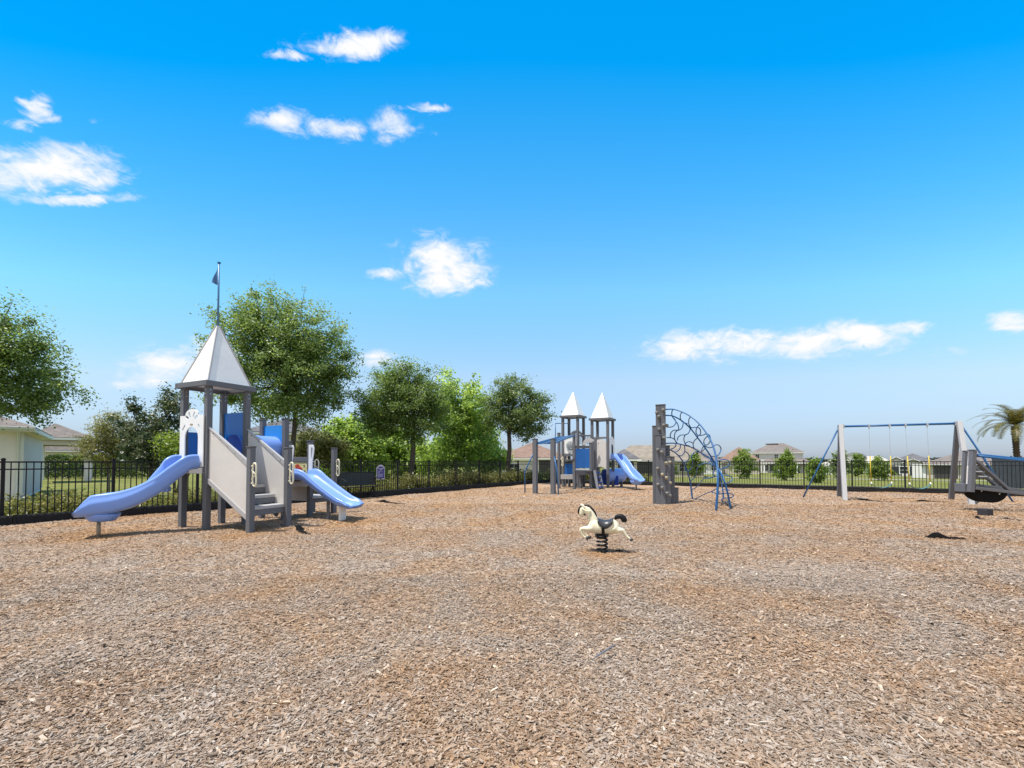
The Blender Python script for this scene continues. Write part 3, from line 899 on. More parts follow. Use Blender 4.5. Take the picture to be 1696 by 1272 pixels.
def build_fences():
    # posts of the left run: the photo shows them at px 5, 186, ... every 2.03 m
    inn = inward_of(FL0, FC1)
    def line_hit(px, off):
        # where the ray's plan direction crosses the fence line moved outward by off
        d = ray(px, 764); o = FL0 - inn * off; e = (FC1 - FL0)
        t = (o.x * e.y - o.y * e.x) / (d.x * e.y - d.y * e.x)
        return Vector((d.x * t, d.y * t, 0))
    o = .17
    p5 = line_hit(5.5, o); p828 = line_hit(828, o)
    step = (p828 - p5) / 10
    n_more = 0
    while (p828 + step * (n_more + 1) - FC1).dot(step) < 0: n_more += 1
    a = p5 - step * 3; b = p828 + step * n_more
    print('fence step', step.length, 'bays', 13 + n_more, [round(CX + F_PX * (p5 + step * i).x / (p5 + step * i).y) for i in range(12)])
    fence_run(a, b, 13 + n_more, 'long black picket fence along the left side of the playground')
    c1 = b
    inn2 = inward_of(FC2, FC3)
    p1073 = FC2 - inn2 * o
    p1500 = FC3 - inn2 * o
    step2 = (p1500 - p1073) / 6
    print('fence2 step', step2.length, [round(CX + F_PX * (p1073 + step2 * i).x / (p1073 + step2 * i).y) for i in range(10)])
    nb = max(2, round((p1073 - c1).length / 2.03))
    fence_run(c1, p1073, nb, 'short black picket fence across the back behind the twin towers', first_post=False)
    fence_run(p1073, p1073 + step2 * 11, 11, 'black picket fence on the right behind the swings', first_post=False)
    L = (FC1 - FL0).length
    ea = FL0 + dl * 6
    edging_run(ea, FC1, round((FC1 - ea).length / 1.22), 'black plastic border along the foot of the left fence', inn)
    edging_run(FC1, FC2, round((FC2 - FC1).length / 1.22), 'black plastic border along the foot of the back fence', inward_of(FC1, FC2))
    er = FC3 + dr * 9
    edging_run(FC2, er, round((er - FC2).length / 1.22), 'black plastic border along the foot of the right fence', inn2)
    # rules sign hung on the inside of the left fence
    c = line_hit(630.5, o - .03)
    dn = step.normalized()
    s = c.y / F_PX
    ctr = Vector((c.x, c.y, at(630, 783.5, c.y).z))
    w, h = .40, .50
    def outline(w, h, k):
        pts = [(-w / 2, -h / 2), (w / 2, -h / 2), (w / 2, h / 2 - .02), (w / 2 - .06, h / 2)]
        for i in range(9):
            a_ = math.pi * i / 8
            pts.append((math.cos(a_) * (w / 2 - .075), h / 2 + .015 + math.sin(a_) * .075 * k))
        pts += [(-w / 2 + .06, h / 2), (-w / 2, h / 2 - .02)]
        return pts
    t = thing('rules_sign', 'small blue playground rules sign with grey frame on the fence', 'sign', ctr)
    az = Vector((0, 0, 1))
    sgn = dn if dn.cross(az).dot(inn) > 0 else -dn
    MB().prism(outline(w + .05, h + .05, 1), [], ctr, sgn, az, .014).build('frame', M['sign_frame'], t)
    fc = ctr + inn * .010
    MB().prism(outline(w - .02, h - .03, .55), [], fc, sgn, az, .006).build('face', M['sign_blue'], t)
    def lettering(txt, size, z, x=0.0):
        cu = bpy.data.curves.new('lettering', 'FONT')
        cu.body = txt; cu.size = size; cu.align_x = 'CENTER'; cu.align_y = 'CENTER'; cu.extrude = .0015; cu.offset = .0012
        tmp = bpy.data.objects.new('lettering_curve', cu); COL.objects.link(tmp)
        me = bpy.data.meshes.new_from_object(tmp.evaluated_get(bpy.context.evaluated_depsgraph_get()))
        bpy.data.objects.remove(tmp); bpy.data.curves.remove(cu)
        me.materials.clear()
        ob = link_mesh('lettering', me, M['sign_text'])
        rot = Matrix((sgn, az, sgn.cross(az))).transposed().to_4x4()
        ob.matrix_world = Matrix.Translation(fc + inn * .006 + az * z + sgn * x - OFF[t]) @ rot
        ob.parent = t
    lettering('PLAYGROUND', .052, .195)
    lettering('RULES', .052, .140)
    # the fine print is too small to read in the photo: rows of short dashes
    mb = MB()
    rng = random.Random(3)
    for r_ in range(10):
        z = .085 - r_ * .030
        x = -.15
        while x < .12:
            l = rng.uniform(.018, .05)
            if x + l > .15: break
            mb.box(fc + inn * .0045 + az * z + sgn * (x + l / 2), (l, .002, .011), sgn, inn, az)
            x += l + .010
            if rng.random() < .07: break
    mb.build('fine_print', M['sign_text'], t)

# ================================================================ play equipment helpers
Z = Vector((0, 0, 1))

def catmull(pts, n):
    pts = [Vector(p) for p in pts]
    P = [pts[0] * 2 - pts[1]] + pts + [pts[-1] * 2 - pts[-2]]
    out = []
    for i in range(1, len(P) - 2):
        for k in range(n):
            t = k / n
            a, b, c, d = P[i - 1], P[i], P[i + 1], P[i + 2]
            out.append(.5 * ((2 * b) + (c - a) * t + (2 * a - 5 * b + 4 * c - d) * t * t + (3 * b - a - 3 * c + d) * t ** 3))
    out.append(pts[-1])
    return out

def post(t, p, z1, u, w=.125, m='lumber', cap=True, z0=-.12, name='post'):
    mb = MB()
    mb.box((p.x, p.y, (z0 + z1) / 2), (w, w, z1 - z0), u)
    o = mb.build(name, M[m], t, bevel=.010)
    if cap:
        MB().box((p.x, p.y, z1 + .012), (w + .022, w + .022, .028), u).build('cap', M['lumber_dark'], o, bevel=.006)
    return o

def slide_mesh(path, wall, half=.24, lip=True, wall_far=None):
    """open trough swept along path; wall[i] = wall height at each control point"""
    n = 10
    pts = catmull(path, n)
    wl = catmull([Vector((w, h, 0)) for w, h in zip(wall, [half] * len(wall) if not isinstance(half, list) else half)], n)
    rings = []
    for i, p in enumerate(pts):
        d = (pts[min(i + 1, len(pts) - 1)] - pts[max(i - 1, 0)]).normalized()
        side = d.cross(Z).normalized()
        up = side.cross(d).normalized()
        up = (up + Z * .6).normalized()
        w = wl[i].x; hf = wl[i].y
        sec = [(-hf - .035, w - .015), (-hf - .05, w - .045), (-hf - .045, w * .68), (-hf - .058, w * .66), (-hf - .050, w * .40), (-hf - .040, .02),
               (-hf + .02, -.055), (-hf + .07, -.07), (hf - .07, -.07), (hf - .02, -.055), (hf + .040, .02), (hf + .050, w * .40), (hf + .058, w * .66), (hf + .045, w * .68),
               (hf + .05, w - .045), (hf + .035, w - .015), (hf + .012, w), (hf - .02, w - .02), (hf - .03, w * .5), (hf - .06, .05), (hf - .12, .0),
               (-hf + .12, .0), (-hf + .06, .05), (-hf + .03, w * .5), (-hf + .02, w - .02), (-hf - .012, w)]
        rings.append([p + side * x + up * z for x, z in sec])
    return rings, pts

def loop_handle(t, p, axis, z0, z1, out, name='handhold', m='cream', r=.018, w=.15):
    """moulded hand-hold: waisted closed loop with a V brace, standing off a post"""
    c = Vector(p)
    pts = []
    hz = (z1 - z0) / 2; zc = (z0 + z1) / 2
    for i in range(28):
        a = 2 * math.pi * i / 28
        zz = math.sin(a); xx = math.cos(a)
        k = (.55 + .45 * abs(zz) ** 1.5)
        pts.append(c + out * (xx * w * .55 * k + w * .55) + Z * (zc + zz * hz))
    mb = MB().tube(pts, r, 7, closed=True)
    mb.tube([c + out * 0 + Z * (zc + hz * .42), c + out * w * .8 + Z * zc, c + out * 0 + Z * (zc - hz * .42)], r * .8, 6)
    for zz in (.75, -.75):
        mb.tube([c - out * .02 + Z * (zc + hz * zz), c + out * w * .35 + Z * (zc + hz * zz)], r * 1.1, 6)
    return mb.build(name, M[m], t, smooth=True)

def arch_outline(w, h, crown, n=14):
    """castle panel: square shoulders and an arched crown between them (a, z), origin bottom centre"""
    pts = [(-w / 2, 0), (w / 2, 0), (w / 2, h), (w * .29, h)]
    for i in range(n + 1):
        a = math.pi * i / n
        pts.append((math.cos(a) * w * .27, h + .015 + math.sin(a) * crown))
    pts += [(-w * .29, h), (-w / 2, h)]
    return pts

def door_hole(w, h0, h1, n=16):
    pts = [(-w / 2, h0), (w / 2, h0)]
    hz = h1 - w * .5
    for i in range(n + 1):
        a = math.pi * i / n
        pts.append((math.cos(a) * w / 2, hz + math.sin(a) * w * .5))
    return pts

def slot(cx, cz, ang, l, w):
    ca, sa = math.cos(ang), math.sin(ang)
    pts = []
    for x, y in ((-l / 2, -w / 2), (0, -w * .62), (l / 2, -w / 2), (l / 2, w / 2), (0, w * .62), (-l / 2, w / 2)):
        pts.append((cx + x * ca - y * sa, cz + x * sa + y * ca))
    return pts

def pyramid_roof(t, c, u, v, half, z0, apex, mroof='roof_white', trim=True):
    cs = [c + u * half * i + v * half * j for i, j in ((-1, -1), (1, -1), (1, 1), (-1, 1))]
    base = [Vector((p.x, p.y, z0)) for p in cs]
    top = Vector((c.x, c.y, apex))
    k = .045
    tb = [top + ((b - c) * Vector((1, 1, 0))).normalized() * k if False else top + Vector(((b - c).x, (b - c).y, 0)).normalized() * k - Z * .02 for b in base]
    mb = MB()
    inner = [b.lerp(Vector((c.x, c.y, z0)), .06) for b in base]
    mb.add(base + tb + [top + Z * .02], [(0, 1, 5, 4), (1, 2, 6, 5), (2, 3, 7, 6), (3, 0, 4, 7), (4, 5, 8), (5, 6, 8), (6, 7, 8), (7, 4, 8), (3, 2, 1, 0)])
    rf = mb.build('roof', M[mroof], t)
    if trim:
        mb = MB()
        for b, q in zip(base, tb):
            mb.tube([b.lerp(q, .01), q], .022, 6)
        mb.build('ridge_cap', M['lumber_light'], rf)
    mb = MB()
    ex = half + .05
    for i in range(4):
        a = c + u * ex * ((-1, 1, 1, -1)[i]) + v * ex * ((-1, -1, 1, 1)[i])
        b = c + u * ex * ((1, 1, -1, -1)[i]) + v * ex * ((-1, 1, 1, -1)[i])
        e = (b - a).normalized() * (.031 if i % 2 else -.031)
        mb.bar(Vector((a.x, a.y, z0 - .045)) - e, Vector((b.x, b.y, z0 - .045)) + e, .06, .12)
    mb.build('fascia', M['lumber'], rf, bevel=.008)
    return rf

# ================================================================ near playset
def build_near_playset():
    ph = R(25.5)
    u = Vector((math.cos(ph), -math.sin(ph), 0)); v = Vector((math.sin(ph), math.cos(ph), 0))
    B = on(341.5, 876)
    s = .90
    A, D, Cc = B - u * s, B + v * s, B - u * s + v * s
    ctr = (A + D) / 2
    t = thing('castle_playset', 'near play castle with one flagged white spire, two blue slides and steps', 'playset', (ctr.x, ctr.y, 0))
    deck = 1.40
    eave = at(347, 632, B.y).z
    print('deck', deck, 'eave', eave)
    for p in (A, B, Cc, D):
        post(t, p, eave - .10, u, .125, cap=False)
    # roof and flagpole
    apex = at(360, 540, ctr.y).z
    rf = pyramid_roof(t, ctr, u, v, s / 2 + .06, eave, apex)
    topz = at(362, 436, ctr.y).z
    pole = MB().tube([(ctr.x, ctr.y, apex - .1), (ctr.x, ctr.y, topz)], [.024, .018], 8).build('flagpole', M['pipe_light'], t, smooth=True)
    MB().box((ctr.x, ctr.y, topz + .01), (.055, .055, .03), u).build('finial', M['pipe'], pole)
    fl = []
    fx = Vector((-.85, -.45, 0)).normalized()
    for k in range(7):
        f = k / 6
        o_ = fx * (.30 * f) + Vector((.03, .06, 0)) * math.sin(f * 5)
        drop = f * .10
        fl.append((Vector((ctr.x, ctr.y, topz - .13 - 0 - drop * 1.2)) + o_, Vector((ctr.x, ctr.y, topz - .68)) + o_ * .9 - Z * (.02 * f)))
    mb = MB()
    ft = fx.cross(Z).normalized() * .008
    rings = []
    for k, (a_, b_) in enumerate(fl):
        f = k / 6
        hi = (topz - .10) * (1 - f) + (topz - .46) * f
        x = Vector((ctr.x, ctr.y, 0)) + fx * (.022 + .115 * f) + ft * 4 * math.sin(f * 6)
        lo = topz - .52 + .02 * f
        rings.append([x + Z * lo - ft * .5, x + Z * lo + ft * .5, x + Z * max(hi, lo + .03) + ft * .5, x + Z * max(hi, lo + .03) - ft * .5])
    mb.loft(rings).build('flag', M['flag'], pole, fix=True)
    # deck and joists
    MB().box((ctr.x, ctr.y, deck - .03), (s + .02, s + .02, .055), u).build('deck', M['lumber'], t, bevel=.006)
    mb = MB()
    for a_, b_, o_ in ((A, B, -v), (D, Cc, v), (Cc, A, -u), (B, D, u)):
        e = (b_ - a_).normalized() * .066
        mb.bar(a_ + e + Z * (deck - .12), b_ - e + Z * (deck - .12), .05, .12)
    mb.build('joist', M['lumber_light'], t, bevel=.006)
    mb = MB()
    for p in (A, B, Cc, D):
        for zz in (deck - .09, deck - .16, eave - .18, eave - .28):
            for nn_ in (u, -v):
                mb.tube([p + nn_ * .058 + Z * zz, p + nn_ * .070 + Z * zz], .012, 8)
    mb.build('bolt', M['steel'], t)
    # arched entry panel at the slide
    az0 = deck - .02
    w = .78
    oo = (A + B) / 2 - v * .085 + Z * az0
    hs = at(320, 690, A.y).z - az0
    out = arch_outline(w + .10, hs, .13)
    holes = [door_hole(.50, .0001 + .02, hs - .26)]
    for ang in (-62, -25, 25, 62):
        a_ = R(90 - ang)
        holes.append(slot(math.cos(a_) * .20, hs - .10 + math.sin(a_) * .13 - .0, a_, .13, .048))
    for sg in (-1, 1):
        holes.append(slot(sg * .30, hs - .27, R(90 + sg * 42), .17, .036))
    # door reaches the deck: cut it out of the outline instead of a hole
    dh = door_hole(.50, 0, hs - .26)
    ol = [out[0], (-.25, 0)] + list(reversed(dh[2:])) + [(.25, 0)] + out[1:]
    pn = MB().prism(ol, holes[1:], oo, u, Z, .022).build('entry_panel', M['white'], t)
    MB().prism([(math.cos(a_) * .055, hs - .205 + math.sin(a_) * .018) for a_ in [2 * math.pi * i / 16 for i in range(16)]], [], oo - v * .014, u, Z, .006).build('badge', M['tan_steel'], pn)
    # the slide: leaves square to the panel, then swings left
    S0 = (A + B) / 2 - v * .10
    sup = on(163, 886)
    tip = at(128, 838, sup.y - .12)
    P3 = Vector((sup.x, sup.y, 0))
    Tend = ((P3 - S0).normalized() + u * -.30).normalized()
    cA, cB = S0 - v * .62, P3 - Tend * .75
    def bez(q):
        return S0 * (1 - q) ** 3 + cA * 3 * q * (1 - q) ** 2 + cB * 3 * q * q * (1 - q) + P3 * q ** 3
    prof = [(0, 1.40), (.10, 1.36), (.22, 1.17), (.40, .91), (.56, .74), (.72, .61), (.86, .525), (1.0, .475)]
    path = [bez(q) + Z * z for q, z in prof] + [P3 + Tend * d_ + Z * z for d_, z in ((.13, .462), (.25, .455), (.35, .45))]
    e1 = P3 - Tend
    rings, pts = slide_mesh(path, [.25, .27, .27, .27, .28, .31, .34, .35, .27, .13, .02], [.33, .33, .31, .28, .26, .25, .245, .245, .24, .22, .17])
    mb = MB(); mb.loft(rings)
    sl = mb.build('slide', M['slide'], t, smooth=True)
    # bulging foot of the exit, set on its stub post
    d = (P3 - e1).normalized(); sd = d.cross(Z)
    rg = []
    for z, k in ((.43, .95), (.39, .92), (.34, .82), (.285, .68), (.27, .45)):
        rg.append([P3 + d * (math.cos(a_) * .31 * k - .06) + sd * math.sin(a_) * .25 * min(1, k) + Z * z for a_ in [2 * math.pi * i / 24 for i in range(24)]])
    MB().loft(rg).build('exit_boss', M['slide'], sl, smooth=True)
    MB().tube([(P3.x, P3.y, -.1), (P3.x, P3.y, .29)], .034, 10).build('support_post', M['tan_steel'], sl, smooth=True)
    m_ = path[2].lerp(path[3], .55)
    MB().box(m_ - Z * .13, (.18, .30, .12), d).build('rib', M['slide'], sl, bevel=.03)
    # stairs on the right face
    E = on(414, 881.5); Fp = E + v * s
    run = (E - B).length; su = (E - B).normalized()
    tz = at(413, 741, E.y).z
    for p in (E, Fp):
        post(t, p, tz, u, .125)
    def side(p0, p1, name):
        # sloping board rails and infill panel, in the plane p0-p1
        L = (p1 - p0).length; ax = (p1 - p0).normalized()
        o_ = p0
        zt0 = at(345, 705, B.y).z; zt1 = at(415, 768, E.y).z
        zb0 = at(341, 790, B.y).z; zb1 = at(413, 858, E.y).z
        x0, x1 = .068, L - .066
        zt = lambda x: zt0 + (zt1 - zt0) * x / L
        zb = lambda x: zb0 + (zb1 - zb0) * x / L
        pn = MB().prism([(x0, zb(x0)), (x1, zb(x1)), (x1, zt(x1)), (x0, zt(x0))], [], o_, ax, Z, .03).build('stair_panel', M['panel'], t)
        rw = .11
        MB().prism([(x0 - .11, zt(x0 - .11) - .012), (x1 + .02, zt(x1) - .13), (x1 + .02, zt(x1) + .004), (x0 - .11, zt(x0) + .075)], [], o_, ax, Z, .065).build('top_rail', M['lumber_light'], pn, bevel=.006)
        MB().prism([(x0 - .11, zb(x0 - .11) - .105), (x1 + .02, zb(x1) - .115), (x1 + .02, zb(x1) + .012), (x0 - .11, zb(x0 - .11) + .012)], [], o_, ax, Z, .065).build('bottom_rail', M['lumber_light'], pn, bevel=.006)
        mb = MB()
        for k in range(5):
            x = .2 + (L - .4) * k / 4
            mb.tube([o_ + ax * x + Z * (zt(x) - .05) - v * .036, o_ + ax * x + Z * (zt(x) - .05) + v * .036], .011, 6)
        mb.build('bolt', M['lumber_dark'], pn)
        return pn
    side(B, E, 'a'); side(D, Fp, 'b')
    n = 4
    for i in range(n):
        z = .53 + (deck - .53) * i / n
        x = run - .05 - (run - .1) * i / n
        c = B + su * (x - .13) + v * s / 2
        st = MB().box(c + Z * (z - .035), (.36, s - .07, .07), su).build('step', M['lumber_light'], t, bevel=.008)
        MB().box(c + su * .15 + Z * (z - .135), (.05, s - .072, .125), su).build('riser', M['lumber'], st, bevel=.006)
    mb = MB()
    for k in (.18, .82):
        mb.bar(B + v * s * k + Z * (deck - .2), E + v * s * k + Z * .30 - su * .1, .05, .14)
    mb.build('stringer', M['lumber_dark'], t)
    loop_handle(t, E + u * .063 - v * .03, u, at(414, 805, E.y).z, at(414, 767, E.y).z, (u * .8 + v * .1).normalized())
    loop_handle(t, Fp + u * .063 - v * .03, u, at(470, 801, Fp.y).z, at(470, 766, Fp.y).z, (u * .8 + v * .1).normalized())
    # blue back panels of the tower, with the round tunnel mouth
    def blue_panel(p, q, z0, z1, hole, m='blue'):
        L = (q - p).length; ax = (q - p).normalized()
        hs_ = []
        if hole:
            hs_ = [[(L / 2 + math.cos(a_) * hole[1], hole[0] + math.sin(a_) * hole[1]) for a_ in [2 * math.pi * i / 28 for i in range(28)]]]
        return MB().prism([(.066, z0), (L - .066, z0), (L - .066, z1), (.066, z1)], hs_, p, ax, Z, .028).build('tunnel_panel', M[m], t)
    zt = at(381, 684, Cc.y - .2).z
    z_t = deck + .40
    Rt = .36
    blue_panel(Cc, D, deck, zt, (z_t, Rt))
    # left face C-A: plain blue sheet seen through the arch
    L = s
    MB().prism([(.066, deck), (L - .066, deck), (L - .066, deck + .78), (.066, deck + .78)], [], A, v, Z, .026).build('side_panel', M['blue'], t)
    # second deck
    K0 = Cc + u * .105 + v * 1.0
    K = K0 + u * .88; G = K + v * .84 - u * .06; K3 = K0 + v * .84 - u * .06
    deck2 = 1.02
    for p, py_, px_ in ((K0, 696, 431), (K, 694.5, 470)):
        post(t, p, at(px_, py_, p.y).z, u, .125)
    gz = at(511, 731, G.y).z
    for p in (G, K3):
        post(t, p, gz, u, .125)
    print('K0', px_of(K0), 'K', px_of(K), 'G', px_of(G), 'E', px_of(E), 'F', px_of(Fp), 'D', px_of(D), 'C', px_of(Cc), 'A', px_of(A))
    z2t = at(446, 706, K0.y).z
    z_k = z_t
    blue_panel(K0, K, deck2, z2t, (z_k, Rt), 'blue_bright')
    # crawl tunnel between the two blue panels
    a_ = (Cc + D) / 2 + Z * z_t; b_ = (K0 + K) / 2 + Z * z_k
    ringp = catmull([a_ - v * .02, a_.lerp(b_, .33) + v * .02, a_.lerp(b_, .66), b_ + v * .02], 8)
    mb = MB()
    mb.tube(ringp, [Rt - .004 + (.016 if i in (12, 13) else 0) for i in range(len(ringp))], 28, caps=False)
    mb.build('crawl_tunnel', M['slide'], t, smooth=True)
    c2 = (K0 + G) / 2
    MB().box((c2.x, c2.y, deck2 - .03), (s + .02, s + .02, .055), u).build('deck', M['lumber'], t, bevel=.006)
    mb = MB()
    for p, q in ((K0, K), (K, G), (G, K3), (K3, K0)):
        e = (q - p).normalized() * .066
        mb.bar(p + e + Z * (deck2 - .13), q - e + Z * (deck2 - .13), .05, .13)
        mb.bar(p + e + Z * (deck2 - .42), q - e + Z * (deck2 - .42), .03, .40) if p is G else None
    mb.build('joist', M['lumber_light'], t, bevel=.006)
    # activity panel with a red sea creature on the back
    zt3 = at(490, 758, G.y + .2).z
    pn = MB().prism([(.066, deck2 + .02), (.834, deck2 + .02), (.834, zt3 - .12), (.066, zt3 - .12)], [], K3, u, Z, .026).build('activity_panel', M['yellow_panel'], t)
    MB().bar(K3 + u * .066 + Z * (zt3 - .05), G - u * .066 + Z * (zt3 - .05), .06, .13).build('top_rail', M['lumber'], pn, bevel=.006)
    cr = K3 + u * .42 - v * .02 + Z * (zt3 - .31)
    blob = []
    for i in range(30):
        a2 = 2 * math.pi * i / 30
        r_ = .125 * (1 + .20 * math.cos(3 * a2 + .4) + .10 * math.cos(5 * a2))
        blob.append((math.cos(a2) * r_, math.sin(a2) * r_ * .95))
    MB().prism(blob, [], cr, u, Z, .014).build('red_cutout', M['red'], pn)
    mb = MB()
    for dx, dz in ((.24, .09), (.26, -.06), (-.20, .05)):
        mb.prism([(dx + math.cos(q) * .022, dz + math.sin(q) * .022) for q in [2 * math.pi * i / 10 for i in range(10)]], [], cr, u, Z, .012)
    mb.build('dot', M['lumber_dark'], pn)
    # wave slide on the right face of the low deck
    W0 = (K + G) / 2 + u * .04
    ft = on(567, 861)
    endp = at(584, 832, ft.y - .05)
    dw = Vector((endp.x - W0.x, endp.y - W0.y, 0))
    dwn = dw.normalized(); Lw = dw.length
    path = [W0 + Z * (deck2 + .06), W0 + dwn * Lw * .16 + u * .03 + Z * (deck2 + .05), W0 + dwn * Lw * .36 + Z * (deck2 - .12), W0 + dwn * Lw * .58 + Z * (deck2 - .34), W0 + dwn * Lw * .82 + Z * (deck2 - .555),
            W0 + dwn * Lw * .96 + Z * .41, W0 + dwn * Lw * 1.04 + Z * .37]
    rings, pts = slide_mesh(path, [.20, .22, .19, .17, .15, .11, .05], [.33, .32, .30, .30, .30, .31, .31])
    ws = MB().loft(rings).build('wave_slide', M['slide'], t, smooth=True)
    fsd = dwn.cross(Z)
    MB().box((ft.x, ft.y, .17), (.05, .24, .42), (dwn.x, dwn.y, 0)).build('support_panel', M['white'], ws, bevel=.01)
    MB().bar(W0 + dwn * Lw * .62 - Z * .1 + fsd * .12 + Z * 0, W0 + dwn * Lw * .62 + fsd * .12 + Z * .52, .07, .07).build('support_stub', M['lumber'], ws, bevel=.008)
    # tall white hoop handholds either side of the slide mouth
    for p, pxx in ((K, 474), (G, 511)):
        zA = at(pxx, 737, p.y).z; zB = deck2 + .05
        h_ = zA - zB
        ol = [(0, 0), (.16, 0), (.135, h_ * .22), (.14, h_ * .5), (.185, h_ * .72), (.20, h_ * .9), (.175, h_ * .985), (.12, h_), (0, h_)]
        hl = [(.085, h_ * .56), (.115, h_ * .56), (.14, h_ * .74), (.15, h_ * .90), (.085, h_ * .92)]
        MB().prism(ol, [hl], p + u * .03 - v * (.075 if p is G else -.075) + Z * zB, u, Z, .03).build('handhold', M['white'], t, bevel=.006)
    # back corner: stub platform and post with its own hand-holds
    I = G + v * .74 + u * .11
    post(t, I, at(548, 743, I.y).z, u, .125)
    loop_handle(t, I + u * .063, u, at(548, 788, I.y).z, at(548, 761, I.y).z, u, w=.16)
    loop_handle(t, G + u * .063 + v * .05, u, at(512, 790, G.y).z, at(512, 761, G.y).z, (u * .7 + v * .7).normalized())
    pc = (G + I) / 2 - u * .35
    MB().box((pc.x, pc.y, .50), (.80, .74, .06), u).build('low_platform', M['lumber_light'], t, bevel=.006)
    MB().bar(G + v * .07 + Z * .42, I - v * .07 + Z * .42, .05, .14).build('platform_fascia', M['lumber'], t, bevel=.006)
    for p in (I - u * .85, K3 + v * .74):
        post(t, p, .50, u, .11, cap=False, name='leg')

def px_of(p):
    c, s_ = math.cos(TILT), math.sin(TILT)
    d = Vector(p) - Vector((0, 0, EYE))
    yy = d.y * c + d.z * s_; zz = -d.y * s_ + d.z * c
    return (round(CX + F_PX * d.x / yy, 1), round(PY0 - F_PX * zz / yy, 1))

# ================================================================ spring pony
def build_pony():
    base = on(997.5, 913.5)
    t = thing('spring_pony', 'cream galloping pony rider with black mane on a black coil spring', 'spring rider', base)
    k = base.y / F_PX * (130 / 1575)             # metres per zoom unit in the side view
    yaw = math.atan2(base.x, base.y) + R(4)
    ax = Vector((math.cos(yaw), -math.sin(yaw), 0)); ay = Vector((math.sin(yaw), math.cos(yaw), 0))
    def p(zx, zy, d=0.0):
        return base + ax * ((zx - 695) * k) + Z * ((1130 - zy) * k) + ay * d
    def limb(mb, pts, rads, depth=None, sq=1.0, seg=14):
        P = [p(*q) for q in pts]
        n = len(P); rings = []
        for i in range(n):
            d = (P[min(i + 1, n - 1)] - P[max(i - 1, 0)]).normalized()
            a = ay; b = d.cross(a).normalized()
            r = rads[i]
            ra, rb = (r if isinstance(r, tuple) else (r * sq, r))
            rings.append([P[i] + a * math.cos(2 * math.pi * j / seg) * ra + b * math.sin(2 * math.pi * j / seg) * rb for j in range(seg)])
        mb.loft(rings)
    U = k
    mb = MB()
    # trunk: chest, barrel, croup  (half width, half height)
    limb(mb, [(425, 600), (450, 620), (520, 625), (620, 648), (740, 656), (860, 642), (950, 610), (1005, 585), (1030, 575)],
         [(.03, 40 * U), (.075, 105 * U), (.098, 150 * U), (.106, 140 * U), (.106, 132 * U), (.104, 140 * U), (.094, 138 * U), (.065, 95 * U), (.02, 30 * U)], seg=20)
    # neck
    limb(mb, [(545, 610), (520, 500), (468, 385), (410, 300), (352, 262)], [(.070, 118 * U), (.056, 92 * U), (.046, 78 * U), (.042, 66 * U), (.036, 42 * U)], seg=16)
    # head: crown, cheek, muzzle
    limb(mb, [(372, 252), (345, 275), (325, 325), (300, 375), (278, 412), (268, 425)], [(.026, 40 * U), (.040, 66 * U), (.046, 82 * U), (.038, 62 * U), (.030, 48 * U), (.018, 28 * U)], seg=16)
    limb(mb, [(430, 320), (385, 345), (350, 375)], [(.030, 55 * U), (.042, 66 * U), (.034, 50 * U)], seg=14)
    for sg in (-1, 1):
        d0 = .045 * sg
        dx = 0 if sg < 0 else 34
        limb(mb, [(520, 660, d0), (430, 680, d0 * 1.15), (350, 676, d0 * 1.2), (285 + dx, 682, d0 * 1.2), (272 + dx, 712, d0 * 1.2), (296 + dx, 775, d0 * 1.2), (330 + dx, 828, d0 * 1.2), (378 + dx, 858, d0 * 1.2)],
             [.056, .048, .034, .027, .026, .021, .018, .020])
        dx = 0 if sg < 0 else -26
        limb(mb, [(930, 640, d0), (1000, 690, d0 * 1.1), (1062, 682, d0 * 1.2), (1100, 690, d0 * 1.2), (1130 + dx, 735, d0 * 1.2), (1170 + dx, 792, d0 * 1.2), (1215 + dx, 832, d0 * 1.2), (1240 + dx, 848, d0 * 1.2)],
             [.078, .058, .042, .034, .027, .022, .020, .021])
        # ear
        limb(mb, [(352, 268, d0 * .55), (318, 232, d0 * .7), (288, 205, d0 * .75), (266, 190, d0 * .75)], [.024, .021, .015, .005], seg=10)
    body = mb.build('body', M['pony'], t)
    rm = body.modifiers.new('remesh', 'REMESH'); rm.mode = 'VOXEL'; rm.voxel_size = .0068; rm.use_smooth_shade = True
    sm = body.modifiers.new('smooth', 'SMOOTH'); sm.factor = .5; sm.iterations = 6
    # eyes, black bit at the mouth
    for sg in (-1, 1):
        mb = MB()
        limb(mb, [(322, 318, sg * .040), (322, 318, sg * .0505)], [.011, .006], seg=10)
        mb.build('eye', M['saddle'], t, smooth=True)
        mb = MB()
        limb(mb, [(352, 385, sg * .030), (350, 400, sg * .036), (345, 412, sg * .034), (338, 420, sg * .02)], [.012, .017, .016, .008], seg=10)
        mb.build('bit', M['black'], t, smooth=True)
    # mane along the crest, forelock down the brow
    mb = MB()
    crest = [(338, 222), (372, 216), (420, 226), (470, 256), (515, 305), (555, 365), (582, 425), (596, 455)]
    for i in range(len(crest) - 1):
        pass
    limb(mb, [(q[0], q[1] + 6) for q in crest], [(.012, 14 * U), (.017, 20 * U), (.020, 24 * U), (.021, 26 * U), (.020, 26 * U), (.018, 24 * U), (.014, 18 * U), (.006, 8 * U)], seg=10)
    limb(mb, [(300, 240), (262, 252), (236, 292), (224, 345), (228, 385), (240, 402)], [(.012, 10 * U), (.018, 16 * U), (.020, 18 * U), (.018, 17 * U), (.014, 14 * U), (.006, 6 * U)], seg=10)
    mb.build('mane', M['black'], t, smooth=True)
    mb = MB()
